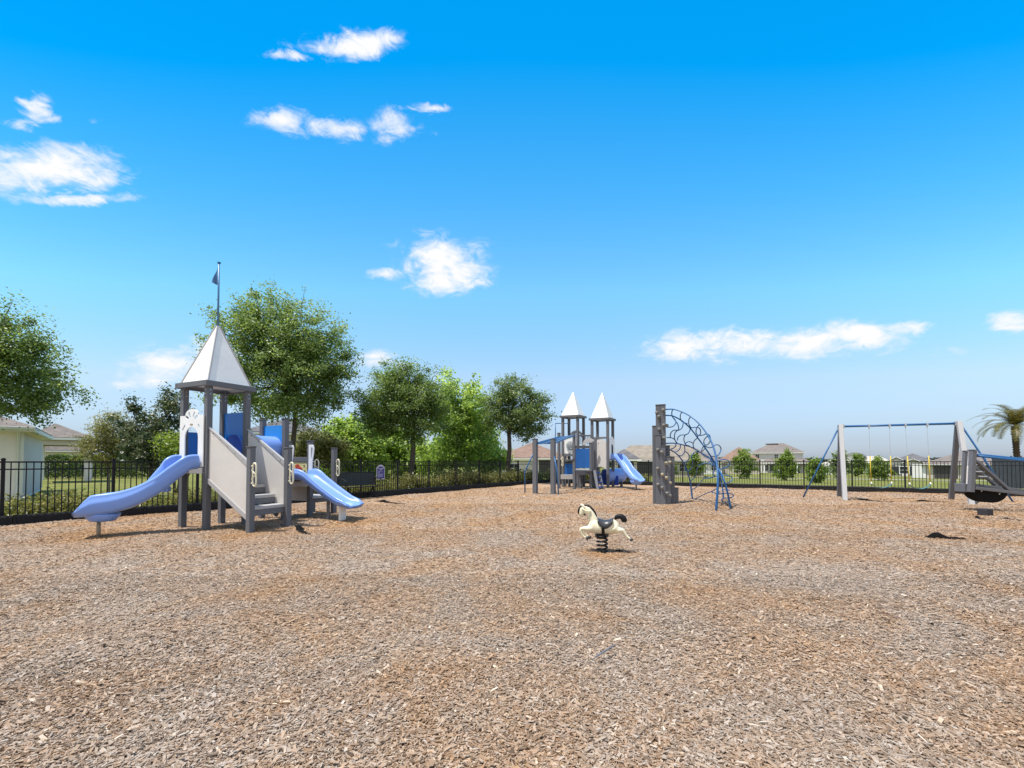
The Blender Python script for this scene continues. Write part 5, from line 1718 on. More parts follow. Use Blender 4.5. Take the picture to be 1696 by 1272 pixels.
def build_houses():
    # near cream house on the left, its long wall turned so that only a sliver of the shaded side shows
    Yw = 18.9; ROT = R(42)
    corner = Vector((at(36, 764, Yw).x, Yw, 0))
    fx = Vector((math.cos(ROT), math.sin(ROT), 0)); fy = Vector((-math.sin(ROT), math.cos(ROT), 0))
    ze = at(36, 708, Yw).z
    cc = corner - fx * 6.5
    t, L, rf = house('cream_house', 'cream stucco house wall with white gutter at the far left edge', (cc.x, cc.y), 13.0, 8.6, ROT, 0, ze, ze + 2.0, 'cream_wall', 'roof_brown', over=.38)
    o = corner - fx * .10
    mb = MB()
    mb.tube([o - fy * .34 + Z * (ze - .10), o - fy * .30 + Z * (ze - .22), o - fy * .07 + Z * (ze - .45), o - fy * .07 + Z * .22, o - fy * .20 + Z * .06], .045, 8)
    mb.build('downspout', M['trim'], t, smooth=True)
    a_, b_ = corner - fx * 13.3 - fy * .44, corner + fx * .40 - fy * .44
    MB().bar(a_ + Z * (ze - .05), b_ + Z * (ze - .05), .12, .13).build('gutter', M['trim'], rf, bevel=.02)
    MB().box(corner - fx * .06 - fy * .035 + Z * (ze / 2), (.22, .05, ze - .16), fx).build('corner_board', M['trim'], t)
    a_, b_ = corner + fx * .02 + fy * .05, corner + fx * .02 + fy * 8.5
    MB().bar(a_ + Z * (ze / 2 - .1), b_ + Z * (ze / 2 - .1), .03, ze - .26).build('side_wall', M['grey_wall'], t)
    # open porch beyond it
    Y0 = 33.0
    pc = Vector((at(60, 764, Y0).x, Y0, 0))
    e = at(60, 724.5, Y0).z
    W_, D_ = 2.75, 4.4
    t = thing('porch_pavilion', 'open porch with white posts under a brown shingled hip roof', 'porch', pc + fx * W_ / 2 + fy * D_ / 2)
    ov = .38
    pts = [pc + fx * (-ov - .1) + fy * -ov + Z * e, pc + fx * (W_ + ov) + fy * -ov + Z * e, pc + fx * (W_ + ov) + fy * (D_ + ov) + Z * e, pc + fx * (-ov - .1) + fy * (D_ + ov) + Z * e]
    zr = at(85, 702, Y0 + 2.4).z
    r0, r1 = pc + fx * W_ * .30 + fy * 1.7 + Z * zr, pc + fx * W_ * .30 + fy * (D_ - 1.4) + Z * zr
    rf = MB().add([p + Z * .05 for p in pts] + [r0, r1], [(0, 1, 4), (1, 2, 5, 4), (2, 3, 5), (3, 0, 4, 5), (3, 2, 1, 0)]).build('roof', M['roof_brown'], t)
    mb = MB()
    for i in range(4): mb.bar(pts[i] - Z * .06, pts[(i + 1) % 4] - Z * .06, .06, .16)
    mb.build('eave', M['trim'], rf)
    mb = MB()
    for d_ in (0, D_): mb.bar(pc + fy * d_ + Z * (e - .34), pc + fx * W_ + fy * d_ + Z * (e - .34), .25, .36)
    for w_ in (0, W_): mb.bar(pc + fx * w_ + fy * .126 + Z * (e - .342), pc + fx * w_ + fy * (D_ - .126) + Z * (e - .342), .25, .36)
    mb.build('porch_beam', M['beige_wall'], t)
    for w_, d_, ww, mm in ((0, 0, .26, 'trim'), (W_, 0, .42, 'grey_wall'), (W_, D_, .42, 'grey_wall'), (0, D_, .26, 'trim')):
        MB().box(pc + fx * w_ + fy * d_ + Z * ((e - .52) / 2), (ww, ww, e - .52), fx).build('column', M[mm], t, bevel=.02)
    hedge('dark green clipped hedge beyond the open porch', at(30, 764, 41.5) * Vector((1, 1, 0)), at(132, 764, 41.5) * Vector((1, 1, 0)), at(90, 757, 41.5).z, 1.2, 'hedge', 5200, 101, .16)
    hedge('lime green clipped hedge between the porch and the dark magnolia', at(96, 764, 46) * Vector((1, 1, 0)), at(236, 764, 46) * Vector((1, 1, 0)), at(180, 756, 46).z, 1.2, 'hedge_lime', 7000, 102, .16)
    hedge('dark hedge beneath the lime hedge along the left lawn', at(132, 764, 43.5) * Vector((1, 1, 0)), at(300, 764, 43.5) * Vector((1, 1, 0)), at(200, 764.5, 43.5).z, 1.1, 'hedge', 6500, 103, .16)
    def hs(label, pxl, pxr, ye, yr, Y, wall, roof, depth, win=(), doors=(), ridge=None, gable=False, name='house', over=.45):
        """a house whose roof spans pxl..pxr at about distance Y, its front turned towards the playground"""
        azl, azr = [math.atan2(ray(p, 764).x, ray(p, 764).y) for p in (pxl, pxr)]
        a0 = (azl + azr) / 2
        D = Y / math.cos(a0)
        w = 2 * D * math.tan((azr - azl) / 2) - 2 * over
        cx_, cy_ = D * math.sin(a0), D * math.cos(a0)
        zg = terrain_z(cx_, cy_)
        pm = CX + F_PX * math.tan(a0)
        ze = at(pm, ye, cy_).z
        zr = at(pm, yr, cy_ + depth / 2 * math.cos(a0)).z
        t, L, rf = house(name, label, (cx_ + over * math.sin(a0), cy_ + over * math.cos(a0)), w, depth, -a0, zg, ze, zr, wall, roof, over, win, doors, ridge, gable)
        A = lambda px: D * math.tan(math.atan2(ray(px, 764).x, ray(px, 764).y) - a0)
        zp = lambda py, b=0.0: at(pm, py, cy_ + b * math.cos(a0)).z
        fx_ = Vector((math.cos(a0), -math.sin(a0), 0)); fy_ = Vector((math.sin(a0), math.cos(a0), 0))
        return t, L, rf, w, zg, A, zp, fx_, fy_
    # seen under the porch, and over the myrtle
    hs('tan house with white windows seen through the open porch', 52, 150, 746, 708, 62, 'beige_wall', 'roof_brown', 11, win=[(-.6, .9, 1.2, 1.4), (1.1, .9, 1.2, 1.4), (-2.6, .9, 1.0, 1.4)])
    hs('grey house whose white eave shows between the big oak branches', 395, 545, 716.5, 694, 46, 'beige_wall', 'roof_grey', 10, win=[(0, 2.4, 1.6, 1.2), (2.6, 2.4, 1.2, 1.2)])
    hs('low brown roofed house behind the airy oak with a dark porch', 818, 945, 758.5, 733, 60, 'cream_wall', 'roof_red', 11, doors=[(2.6, -.55, 3.4, 2.2, 'door')], win=[(-2.4, .6, 1.4, 1.1)], ridge=3.2)
    hs('tan roofed house right behind the far curved slide', 1012, 1172, 762.5, 737, 66, 'beige_wall', 'roof_tan', 12, ridge=4.2, doors=[(-1, -.7, 4.0, 2.1, 'door')], win=[(3.6, .6, 1.4, 1.1)])
    hs('small grey roofed house wing left of the tan roofed house', 1006, 1062, 760.5, 744, 54, 'grey_wall', 'roof_grey', 5.5, doors=[(.2, -.55, 1.8, 2.0, 'door')])
    hs('pale brown roofed house seen through the blue net', 1098, 1200, 764, 740, 96, 'white_wall', 'roof_brown', 12, ridge=3.5, win=[(-3, .2, 1.4, 1.3), (1.5, .2, 1.4, 1.3), (4, .2, 1.0, 1.3)])
    hs('red brown roofed house left of the two storey house', 1188, 1262, 763, 740, 100, 'beige_wall', 'roof_red', 9, ridge=1.2, win=[(1, .2, 1.4, 1.2)])
    # the two storey house
    t, L, rf, w, zg, A, zp, fx_, fy_ = hs('two storey grey house with a brown hip roof and small paired windows', 1243, 1334, 749.5, 734, 120, 'grey_wall', 'roof_brown', 11.0, ridge=1.6,
                             win=[(-4.6, 2.75, 1.0, 1.25), (-.2, 2.75, .95, 1.2), (1.2, 2.75, .95, 1.2), (-2.8, -.3, 1.5, 1.6), (-1.0, -.3, 1.5, 1.6)], doors=[(1.4, -1.6, 1.4, 2.2, 'door'), (4.0, -1.6, 2.0, 2.2, 'door')])
    # lower roof over the front porch, on columns
    a0, a1 = A(1264), A(1348)
    e0, up_ = zp(766.5, -2.4), zp(759.5)
    q = [L(a0, -2.4, e0), L(a1, -2.4, e0), L(a1 - 2.0, -.003, up_), L(a0 + .6, -.003, up_)]
    MB().add(q + [p - Z * .16 for p in q], [(0, 1, 2, 3), (4, 7, 6, 5), (0, 4, 5, 1), (1, 5, 6, 2), (2, 6, 7, 3), (3, 7, 4, 0)]).build('lower_roof', M['roof_brown'], t)
    MB().bar(L(a0, -2.43, e0 - .1), L(a1, -2.43, e0 - .1), .06, .18).build('eave', M['trim'], t)
    for px in (1266, 1290, 1320, 1345):
        MB().box(L(A(px), -2.15, (zg + e0 - .18) / 2), (.35, .3, e0 - .18 - zg), fx_).build('column', M['trim'], t)
    mb = MB()
    for px in (1273, 1284): mb.box(L(A(px), 4.6, zp(735.4, 5.0)), (1.5, .5, .3), fx_)
    mb.build('roof_vent', M['lumber_dark'], rf)
    hs('small white house with a pale low roof behind the swing brace', 1354, 1400, 770.5, 761, 95, 'white_wall', 'roof_pale', 6, ridge=.3, win=[(-.7, -.1, .9, 1.1), (.9, -.1, .9, 1.1)])
    t, L, rf, w, zg, A, zp, fx_, fy_ = hs('big white house with a pale flat topped roof behind the young trees', 1392, 1482, 767, 755.5, 130, 'white_wall', 'roof_pale', 10, ridge=3.0)
    a0, a1 = A(1398), A(1434)
    zt = zp(754)
    am = (a0 + a1) / 2
    MB().box(L(am, 4.6, zt - 1.7), (a1 - a0 - 1.2, 5, 3.4), fx_).build('upper_storey', M['white_wall'], t)
    q = [L(a0 - .1, 1.6, zt), L(a1 + .1, 1.6, zt), L(a1 + .1, 7.6, zt), L(a0 - .1, 7.6, zt), L(am - .8, 4.6, zt + .9), L(am + .8, 4.6, zt + .9)]
    MB().add(q, [(0, 1, 5, 4), (1, 2, 5), (2, 3, 4, 5), (3, 0, 4), (3, 2, 1, 0)]).build('upper_roof', M['roof_grey'], t)
    t, L, rf, w, zg, A, zp, fx_, fy_ = hs('grey gabled house with white trimmed gables behind the right swing', 1470, 1556, 766, 751, 84, 'grey_wall', 'roof_grey', 10, ridge=.6, doors=[(1.6, -1.1, 2.4, 2.0, 'white_wall')], win=[(-2.2, .1, 1.2, 1.2)])
    for k, (px0, px1, py0, py1) in enumerate(((1464, 1506, 766.5, 757), (1493, 1532, 767, 760.5))):
        fr_ = -2.6 + k * -.9
        a, b, m_ = L(A(px0), fr_, zp(py0, fr_)), L(A(px1), fr_, zp(py0, fr_)), L(A((px0 + px1) / 2), fr_, zp(py1, fr_))
        bk = [p + fy_ * (4.5 - fr_) for p in (a, b, m_)]
        MB().add([a + Z * .12, b + Z * .12, m_ + Z * .12] + [p + Z * .12 for p in bk], [(0, 2, 5, 3), (2, 1, 4, 5), (3, 5, 4)]).build('gable_roof', M['roof_grey'], t)
        mb = MB(); mb.bar(a, m_ + Z * .06, .10, .34, fy_); mb.bar(m_ + Z * .06, b, .10, .34, fy_); mb.build('gable_trim', M['trim'], t)
        lo, hi = a + fx_ * .5 + fy_ * .3, b - fx_ * .5 + fy_ * .3
        g = lambda p, z: Vector((p.x, p.y, z))
        f5 = [g(lo, zg - .2), g(hi, zg - .2), g(hi, a.z + .05), m_ + fy_ * .3 - Z * .1, g(lo, a.z + .05)]
        MB().add(f5 + [p + fy_ * 2 for p in f5], [(4, 3, 2, 1, 0), (0, 1, 6, 5), (1, 2, 7, 6), (4, 0, 5, 9)]).build('gable_wall', M['grey_wall'], t)
        c_ = (lo + hi) / 2 - fy_ * .02
        MB().box(g(c_, zg + 1.0), (1.5, .06, 1.6), fx_).build('window', M['glass'], t)
    hs('wide brown hip roofed house behind the right swing post', 1526, 1688, 769, 744, 62, 'beige_wall', 'roof_brown', 10, ridge=2.4, doors=[(-5.0, -.9, 1.6, 2.0, 'white_wall'), (-2.2, -.9, 2.4, 2.0, 'door'), (1.2, -.9, 1.6, 2.0, 'door')], win=[(-6.6, .2, 1.1, 1.1)])
    # dark privacy fence on the far right
    a, b = at(1646, 764, 33), at(1790, 764, 31)
    t = thing('privacy_fence', 'dark slate privacy fence behind the picket fence at the right edge', 'fence', (a.x, a.y, terrain_z(a.x, a.y)))
    zt = at(1660, 757.5, 33).z; zb = terrain_z(a.x, a.y) - .1
    n = 9
    for i in range(n):
        p, q = a.lerp(b, i / n), a.lerp(b, (i + 1) / n)
        d = (q - p).normalized()
        mb = MB()
        for j in range(6):
            s0, s1 = p.lerp(q, j / 6 + .012), p.lerp(q, (j + 1) / 6 - .012)
            mb.box(Vector(((s0.x + s1.x) / 2, (s0.y + s1.y) / 2, (zb + zt) / 2)), ((s1 - s0).length, .03, zt - zb), d)
        mb.bar(Vector((p.x, p.y + .05, zt - .2)), Vector((q.x, q.y + .05, zt - .2)), .04, .1); mb.bar(Vector((p.x, p.y + .05, zb + .4)), Vector((q.x, q.y + .05, zb + .4)), .04, .1)
        mb.build('board_panel', M['slate'], t)
        MB().box((p.x, p.y + .06, (zb + zt + .1) / 2), (.1, .1, zt + .1 - zb), d).build('post', M['slate'], t)
    # pale footpath across the lower lawn
    vs, fs = [], []
    n = 40
    for i in range(n + 1):
        px = 1170 + (1760 - 1170) * i / n
        Yp = 62 - 12 * i / n
        x = at(px, 764, Yp).x
        for dy in (0, 1.6):
            vs.append((x, Yp + dy, terrain_z(x, Yp + dy) + .03))
        if i: fs.append((2 * i - 2, 2 * i, 2 * i + 1, 2 * i - 1))
    me = bpy.data.meshes.new('path'); me.from_pydata(vs, [], fs)
    o = link_mesh('path', me, M['concrete']); o['kind'] = 'structure'

M['slate'] = simple('dark_slate_boards', (.045, .055, .075), .7, .15, 3.0)
M['concrete'] = simple('pale_concrete', (.50, .48, .44), .9, .08, 2.0)

# ================================================================ far playset
def build_far_playset():
    ph = R(30)
    u = Vector((math.cos(ph), -math.sin(ph), 0)); v = Vector((math.sin(ph), math.cos(ph), 0))
    s = .92
    RF = at(1006.8, 764, 25.5) * Vector((1, 1, 0))
    LF2 = RF - u * s; RB = RF + v * s; LB = LF2 + v * s
    RFl = at(957, 764, 26.0) * Vector((1, 1, 0))
    LFl = RFl - u * s; RBl = RFl + v * s; LBl = LFl + v * s
    c1 = (RF + LB) / 2; c2 = (RFl + LBl) / 2
    t = thing('twin_tower_playset', 'far playset with two white spires, blue panels, overhead ladder and curved slide', 'playset', ((c1.x + c2.x) / 2, (c1.y + c2.y) / 2, 0))
    print('far', [px_of(p) for p in (RF, LF2, RB, LB, RFl, LFl, RBl, LBl)])
    tower = []
    for (c, ps, ye, ya) in ((c1, (RF, LF2, RB, LB), 693, 651), (c2, (RFl, LFl, RBl, LBl), 688.5, 650)):
        ez = at(CX + F_PX * c.x / c.y, ye, c.y - .3).z; ap = at(CX + F_PX * c.x / c.y, ya, c.y).z
        for p in ps: post(t, p, ez - .08, u, .14, cap=False)
        pyramid_roof(t, c, u, v, s / 2 + .07, ez, ap, trim=False)
    d1, d2 = 1.62, 1.62
    for c in (c1, c2):
        MB().box((c.x, c.y, d1 - .04), (s + .02, s + .02, .07), u).build('deck', M['lumber'], t)
    def bar(name, a, b, za, zb, w, h, m='lumber'):
        return MB().bar(Vector((a.x, a.y, za)), Vector((b.x, b.y, zb)), w, h).build(name, M[m], t, bevel=.006)
    def panel(name, a, b, z0, z1, m, top=None, inset=.075, off=None, holes=()):
        L = (b - a).length; ax = (b - a).normalized()
        o_ = a + (off or Vector((0, 0, 0)))
        ol = [(inset, z0), (L - inset, z0), (L - inset, z1)]
        if top:
            n = 12
            for i in range(1, n): ol.append((L - inset - (L - 2 * inset) * i / n, z1 + math.sin(math.pi * i / n) * top))
        ol.append((inset, z1))
        return MB().prism(ol, holes, o_, ax, Z, .03).build(name, M[m], t)
    # right tower: tall almond panel with arched top and foot on the front, window arch on the right
    zt = at(998, 728, 25.6).z; zb = at(998, 777, 25.6).z
    L = s
    ol = [(.075, zb)]
    n = 10
    for i in range(n + 1): ol.append((.10 + (L - .20) * i / n, zb + math.sin(math.pi * i / n) * .14))
    ol += [(L - .075, zb), (L - .075, zt - .16)]
    for i in range(1, n): ol.append((L - .075 - (L - .15) * i / n, zt - .16 + math.sin(math.pi * i / n) * .20))
    ol.append((.075, zt - .16))
    hl = [slot(.38 + .12 * i, zt - .22 + .02 * (i % 2), R(70), .10, .03) for i in range(3)]
    pn = MB().prism(ol, hl, LF2, u, Z, .03).build('arched_panel', M['panel'], t)
    bar('top_rail', LF2 + u * .07, RF - u * .07, zt + .10, zt + .10, .06, .10)
    # entry arch for the slide on the right face
    zt2 = at(1013, 727, 25.9).z
    hs_ = zt2 - d1
    dh = door_hole(.46, 0, hs_ - .30)
    ol = arch_outline(.92, hs_, .12)
    ol = [ol[0], (-.23, 0)] + list(reversed(dh[2:])) + [(.23, 0)] + ol[1:]
    MB().prism(ol, [slot(math.cos(R(90 - a_)) * .19, hs_ - .10 + math.sin(R(90 - a_)) * .12, R(90 - a_), .10, .035) for a_ in (-55, -20, 20, 55)], (RF + RB) / 2 + u * .09 + Z * d1, v, Z, .025).build('entry_panel', M['white'], t)
    # curved slide
    S0 = (RF + RB) / 2 + u * .10
    sup = on(1053.8, 811); tipp = at(1069, 794, sup.y - .15)
    P3 = Vector((sup.x, sup.y, 0)); e1 = S0 + u * .35
    q1 = e1.lerp(P3, .28) + u * .03; q2 = e1.lerp(P3, .56) ; q3 = e1.lerp(P3, .82)
    dd = (P3 - e1).normalized()
    end = P3 + dd * .42
    path = [S0 + Z * (d1 + .0), e1 + Z * (d1 - .02), q1 + Z * 1.28, q2 + Z * .90, q3 + Z * .63, P3 + Z * .50, end + Z * .47]
    rings, pts = slide_mesh(path, [.28, .32, .32, .32, .32, .28, .10], [.20, .24, .24, .24, .25, .25, .21])
    sl = MB().loft(rings).build('slide', M['slide'], t, smooth=True)
    rg = []
    sd = dd.cross(Z)
    for z, k in ((.48, 1.1), (.40, 1.0), (.31, .78), (.26, .55)):
        rg.append([P3 + dd * math.cos(a_) * .38 * k + sd * math.sin(a_) * .26 * k + Z * z for a_ in [2 * math.pi * i / 20 for i in range(20)]])
    MB().loft(rg).build('exit_boss', M['slide'], sl, smooth=True)
    MB().tube([(P3.x, P3.y, -.1), (P3.x, P3.y, .28)], .04, 8).build('support_post', M['lumber'], sl, smooth=True)
    # crawl tube close to the ground under the slide
    a_ = at(1001, 789, 26.4); b_ = at(1027, 787, 27.0)
    MB().tube(catmull([a_, a_.lerp(b_, .35) - v * .12, a_.lerp(b_, .7) - v * .05, b_ + v * .2], 6), .42, 20, caps=False).build('crawl_tube', M['slide'], t, smooth=True)
    dp = MB(); dp.prism([(-.46, 0), (.46, 0), (.46, .55), (-.46, .55)], [], Vector((a_.x + .35, a_.y - .02, .12)), u, Z, .03); dp.build('tube_panel', M['deep_blue'], t)
    for px in (1029,):
        c = at(px, 764, 27.0); post(t, Vector((c.x, c.y, 0)), at(px, 780, 27).z, u, .13, cap=False, name='leg')
    # front low deck with the big blue panel
    A1 = at(951, 764, 24.7) * Vector((1, 1, 0)); B1 = at(978.5, 764, 24.95) * Vector((1, 1, 0))
    post(t, A1, at(951, 717, 24.7).z, u, .14); post(t, B1, at(978.5, 734, 24.95).z, u, .14)
    A1b = A1 + v * .9; B1b = B1 + v * .55
    za, zb_ = at(965, 775, 24.8).z, at(965, 743, 24.8).z
    panel('blue_panel', A1, B1, za, zb_, 'blue')
    bar('top_rail', A1 + u * .07, B1 - u * .07, zb_ + .09, zb_ + .09, .07, .14, 'lumber')
    panel('sill_panel', A1, B1, za - .14, za - .03, 'white', off=-v * .03)
    zd = at(965, 782.5, 24.8).z
    bar('platform_beam', A1 + u * .07, B1 - u * .07, zd, zd, .09, .26)
    c = (A1 + B1) / 2 + v * .5
    MB().box((c.x, c.y, zd + .10), (.95, .9, .06), u).build('platform', M['lumber'], t)
    for p in (A1 + v * .92, B1 + v * .92): post(t, p, zd + .1, u, .14, cap=False, name='leg')
    # arched top bridge piece between the towers
    pa, pb = at(965, 764, 25.6), at(987, 764, 25.6)
    z0, z1 = at(976, 737.5, 25.6).z, at(976, 725.5, 25.6).z
    Lq = (pb - pa).length; axq = (pb - pa).normalized()
    ol = []
    for i in range(15):
        a2 = math.pi * i / 14; ol.append((Lq / 2 + math.cos(a2) * Lq * .5, z0 + math.sin(a2) * (z1 - z0)))
    for i in range(14, -1, -1):
        a2 = math.pi * i / 14; ol.append((Lq / 2 + math.cos(a2) * Lq * .30, z0 + math.sin(a2) * (z1 - z0) * .45))
    MB().prism(ol, [], Vector((pa.x, pa.y, 0)), Vector((axq.x, axq.y, 0)), Z, .05).build('bridge_arch', M['panel'], t)
    # railing between the towers: top bar and balusters
    zr = at(966, 721.5, 26).z; zlo = at(966, 736, 26).z
    bar('rail', RFl + u * .07, LF2 + Vector((0, 0, 0)), zr, zr, .06, .08)
    mb = MB()
    for i in range(1, 9):
        p = RFl.lerp(LF2, i / 9); mb.bar(Vector((p.x, p.y, zlo)), Vector((p.x, p.y, zr)), .03, .03)
    mb.build('baluster', M['lumber'], t)
    bar('bridge_deck', RFl.lerp(RBl, .5), LF2.lerp(LB, .5), d1 - .05, d1 - .05, .85, .07)
    # stepped climbing wall column and the ladder at the front of the right tower
    for px, zt_, zb0, dep in ((986.3, 726, 780, 25.1), (983.5, 731, 809, 25.25)):
        c = at(px, 764, dep); post(t, Vector((c.x, c.y, 0)), at(px, zt_, dep).z, u, .13, cap=False, z0=(at(px, zb0, dep).z if zb0 < 800 else -.1), name='climbing_post')
    la0, lb0 = at(983.8, 779, 25.0), on(990.5, 811)
    la1, lb1 = at(991.5, 780, 25.3), on(998.5, 810)
    for a2, b2 in ((la0, lb0), (la1, lb1)):
        MB().bar(a2 + Z * .05, b2 - Z * .05, .14, .07).build('ladder_side', M['lumber'], t, bevel=.006)
    for i in range(4):
        f = (i + .5) / 4
        MB().bar(la0.lerp(lb0, f), la1.lerp(lb1, f), .12, .05).build('ladder_step', M['deep_blue'], t)
    # left tower front panel with a clear bubble window, on the left the arch on the far side
    z0, z1 = at(940, 751, 26.2).z, at(940, 726, 26.2).z
    w_ = s
    MB().prism([(.06, z0), (w_ - .06, z0), (w_ - .06, z1), (.06, z1)], [[(w_ / 2 + math.cos(q) * .26, (z0 + z1) / 2 + math.sin(q) * .28) for q in [2 * math.pi * i / 20 for i in range(20)]]], LFl, u, Z, .03).build('window_panel', M['white'], t)
    rg = []
    oc = LFl + u * w_ / 2 + Z * (z0 + z1) / 2
    for k in range(6):
        g = k / 5 * math.pi / 2
        rg.append([oc - v * math.sin(g) * .16 + (u * math.cos(q) * .26 + Z * math.sin(q) * .28) * max(.02, math.cos(g)) for q in [2 * math.pi * i / 20 for i in range(20)]])
    MB().loft(rg, caps=True).build('bubble_window', M['bubble'], t, smooth=True)
    bar('floor_beam', LFl + u * .07, RFl - u * .07, z0 - .10, z0 - .10, .09, .13)
    zt3 = at(957, 713, 27.2).z
    ol = []
    for i in range(17):
        a2 = math.pi * i / 16; ol.append((w_ / 2 + math.cos(a2) * .44, zt3 - .42 + math.sin(a2) * .42))
    ol2 = [(w_ / 2 + math.cos(math.pi * i / 16) * .30, zt3 - .42 + math.sin(math.pi * i / 16) * .28) for i in range(16, -1, -1)]
    MB().prism(ol + ol2, [], LBl, u, Z, .03).build('back_arch', M['lumber_light'], t)
    # low left deck with blue panels
    C1 = at(925.8, 764, 25.1) * Vector((1, 1, 0)); C2 = at(936, 764, 27.0) * Vector((1, 1, 0))
    post(t, C1, at(925.8, 717.5, 25.1).z, u, .14)
    p2 = post(t, C2, at(936, 738, 27.0).z, u, .13)
    MB().box((C2.x, C2.y, at(936, 737, 27).z), (.30, .30, .06), u).build('cap', M['pipe_light'], p2, bevel=.01)
    zq0, zq1 = at(940, 786, 26.4).z, at(940, 768, 26.4).z
    D1_ = at(927, 764, 26.2) * Vector((1, 1, 0)); D2_ = at(950, 764, 25.9) * Vector((1, 1, 0))
    panel('blue_panel', D1_ + v * .6, D2_ + v * .75, zq0, zq1, 'blue', inset=.06)
    bar('top_rail', D1_ + v * .6, D2_ + v * .75, zq1 + .06, zq1 + .06, .06, .10)
    zp0 = at(938, 790, 25.9).z
    bar('platform_fascia', D1_ + u * .02, D2_ - u * .02, zp0, zp0, .06, .26, 'lumber_light')
    c = (D1_ + D2_) / 2 + v * .38
    MB().box((c.x, c.y, zp0 + .10), (.82, .72, .05), u).build('platform', M['lumber_light'], t)
    for p in (D1_ + u * .1 + v * .3, D2_ - u * .1 + v * .5): post(t, p, zp0 + .05, u, .13, cap=False, name='leg')
    for px, yy in ((930, 26.1), (917.5, 25.8)):
        c = at(px, 764, yy)
        loop_handle(t, Vector((c.x, c.y, 0)), u, at(px, 772, yy).z, at(px, 757, yy).z, u, r=.024, w=.12)
    # thin blue hoop rising at the back left
    a2 = at(920, 723, 26.5); b2 = at(920, 701, 26.5); c3 = at(941, 701.5, 27.2)
    MB().tube([a2 - Z * 1.6, a2, b2, c3, c3 - Z * 1.2], .028, 7).build('hoop_pipe', M['pipe'], t, smooth=True)
    # overhead ladder and its two front posts
    M1 = on(886.5, 817); M2 = on(916.3, 817.6)
    zM1, zM2 = at(886.5, 727.5, M1.y).z, at(916.3, 727.5, M2.y).z
    post(t, M1, zM1, u, .20); post(t, M2, zM2, u, .20)
    f0, f1 = Vector((C1.x, C1.y, at(925.8, 724, C1.y).z)), Vector((A1.x, A1.y, at(951, 721, A1.y).z))
    g0, g1 = Vector((M1.x, M1.y, at(886, 735, M1.y).z)), Vector((M2.x, M2.y, at(916, 734.5, M2.y).z))
    lad = MB().bar(g0, f0, .06, .09).build('ladder_rail', M['pipe_light'], t)
    MB().bar(g1, f1, .06, .09).build('ladder_rail', M['pipe_light'], t)
    for i in range(10):
        f = i / 9
        MB().tube([g0.lerp(f0, f), g1.lerp(f1, f)], .024, 7).build('rung', M['pipe'], t, smooth=True)
    for p, (qx, qy), (hx, hy), (bx, by) in ((M1, (883, 752), (869.5, 781), (869.3, 816.5)), (M2, (917.5, 752), (922.5, 780), (925.3, 818.5))):
        gb = on(bx, by)
        a2 = at(qx, qy, p.y - .05); b2 = at(hx, hy, gb.y)
        MB().tube([a2, b2, Vector((gb.x, gb.y, -.1))], .032, 7).build('grab_bar', M['pipe'], t, smooth=True)

def glassy():
    m, nt, b = new_mat('clear_bubble')
    b.inputs['Base Color'].default_value = (.75, .78, .80, 1)
    b.inputs['Roughness'].default_value = .08
    b.inputs['Transmission Weight'].default_value = .75
    b.inputs['IOR'].default_value = 1.12
    return m
M['bubble'] = glassy()

# ================================================================ sky, sun, camera
SUN_EL, SUN_DIR = R(69), Vector((-.93, -.37, 0)).normalized()      # sun stands high, to the left and a little behind the camera

CLOUDS = [  # px, py, half width, half height, strength
    (570, 74, 84, 24, 1.0), (482, 94, 46, 10, .8), (615, 66, 50, 20, .9),
    (48, 172, 34, 24, .95), (20, 200, 34, 15, .75), (62, 188, 40, 12, .7),
    (90, 272, 110, 36, 1.0), (30, 288, 80, 36, 1.0), (170, 290, 82, 24, .95), (120, 328, 110, 11, .72), (10, 262, 60, 24, .8),
    (478, 203, 58, 24, .9), (545, 212, 52, 20, .8), (572, 226, 26, 15, .6),
    (655, 208, 44, 26, .72), (715, 180, 34, 9, .7), (640, 228, 36, 15, .55), (700, 220, 40, 10, .42),
    (722, 430, 62, 42, 1.0), (742, 455, 72, 32, 1.0), (795, 415, 30, 26, .62), (640, 455, 46, 9, .75), (775, 468, 50, 14, .85),
    (1125, 576, 72, 26, .95), (1230, 566, 92, 24, .95), (1330, 570, 84, 24, .95), (1425, 556, 84, 26, .95), (1490, 544, 52, 13, .8), (1195, 600, 50, 10, .5),
    (1682, 538, 44, 22, .9), (1590, 584, 52, 11, .38), (1545, 592, 30, 8, .3),
    (292, 606, 74, 32, .9), (235, 626, 66, 17, .7), (350, 585, 60, 28, .8), (622, 596, 46, 17, .75), (655, 606, 34, 13, .6),
    (155, 200, 24, 9, .35), (560, 140, 20, 7, .2), (1017, 580, 14, 9, .4), (876, 475, 14, 8, .25), (318, 312, 26, 6, .15),
    (1300, 700, 330, 20, .16), (1130, 672, 150, 14, .16), (1560, 690, 200, 18, .14), (980, 690, 120, 12, .10)]

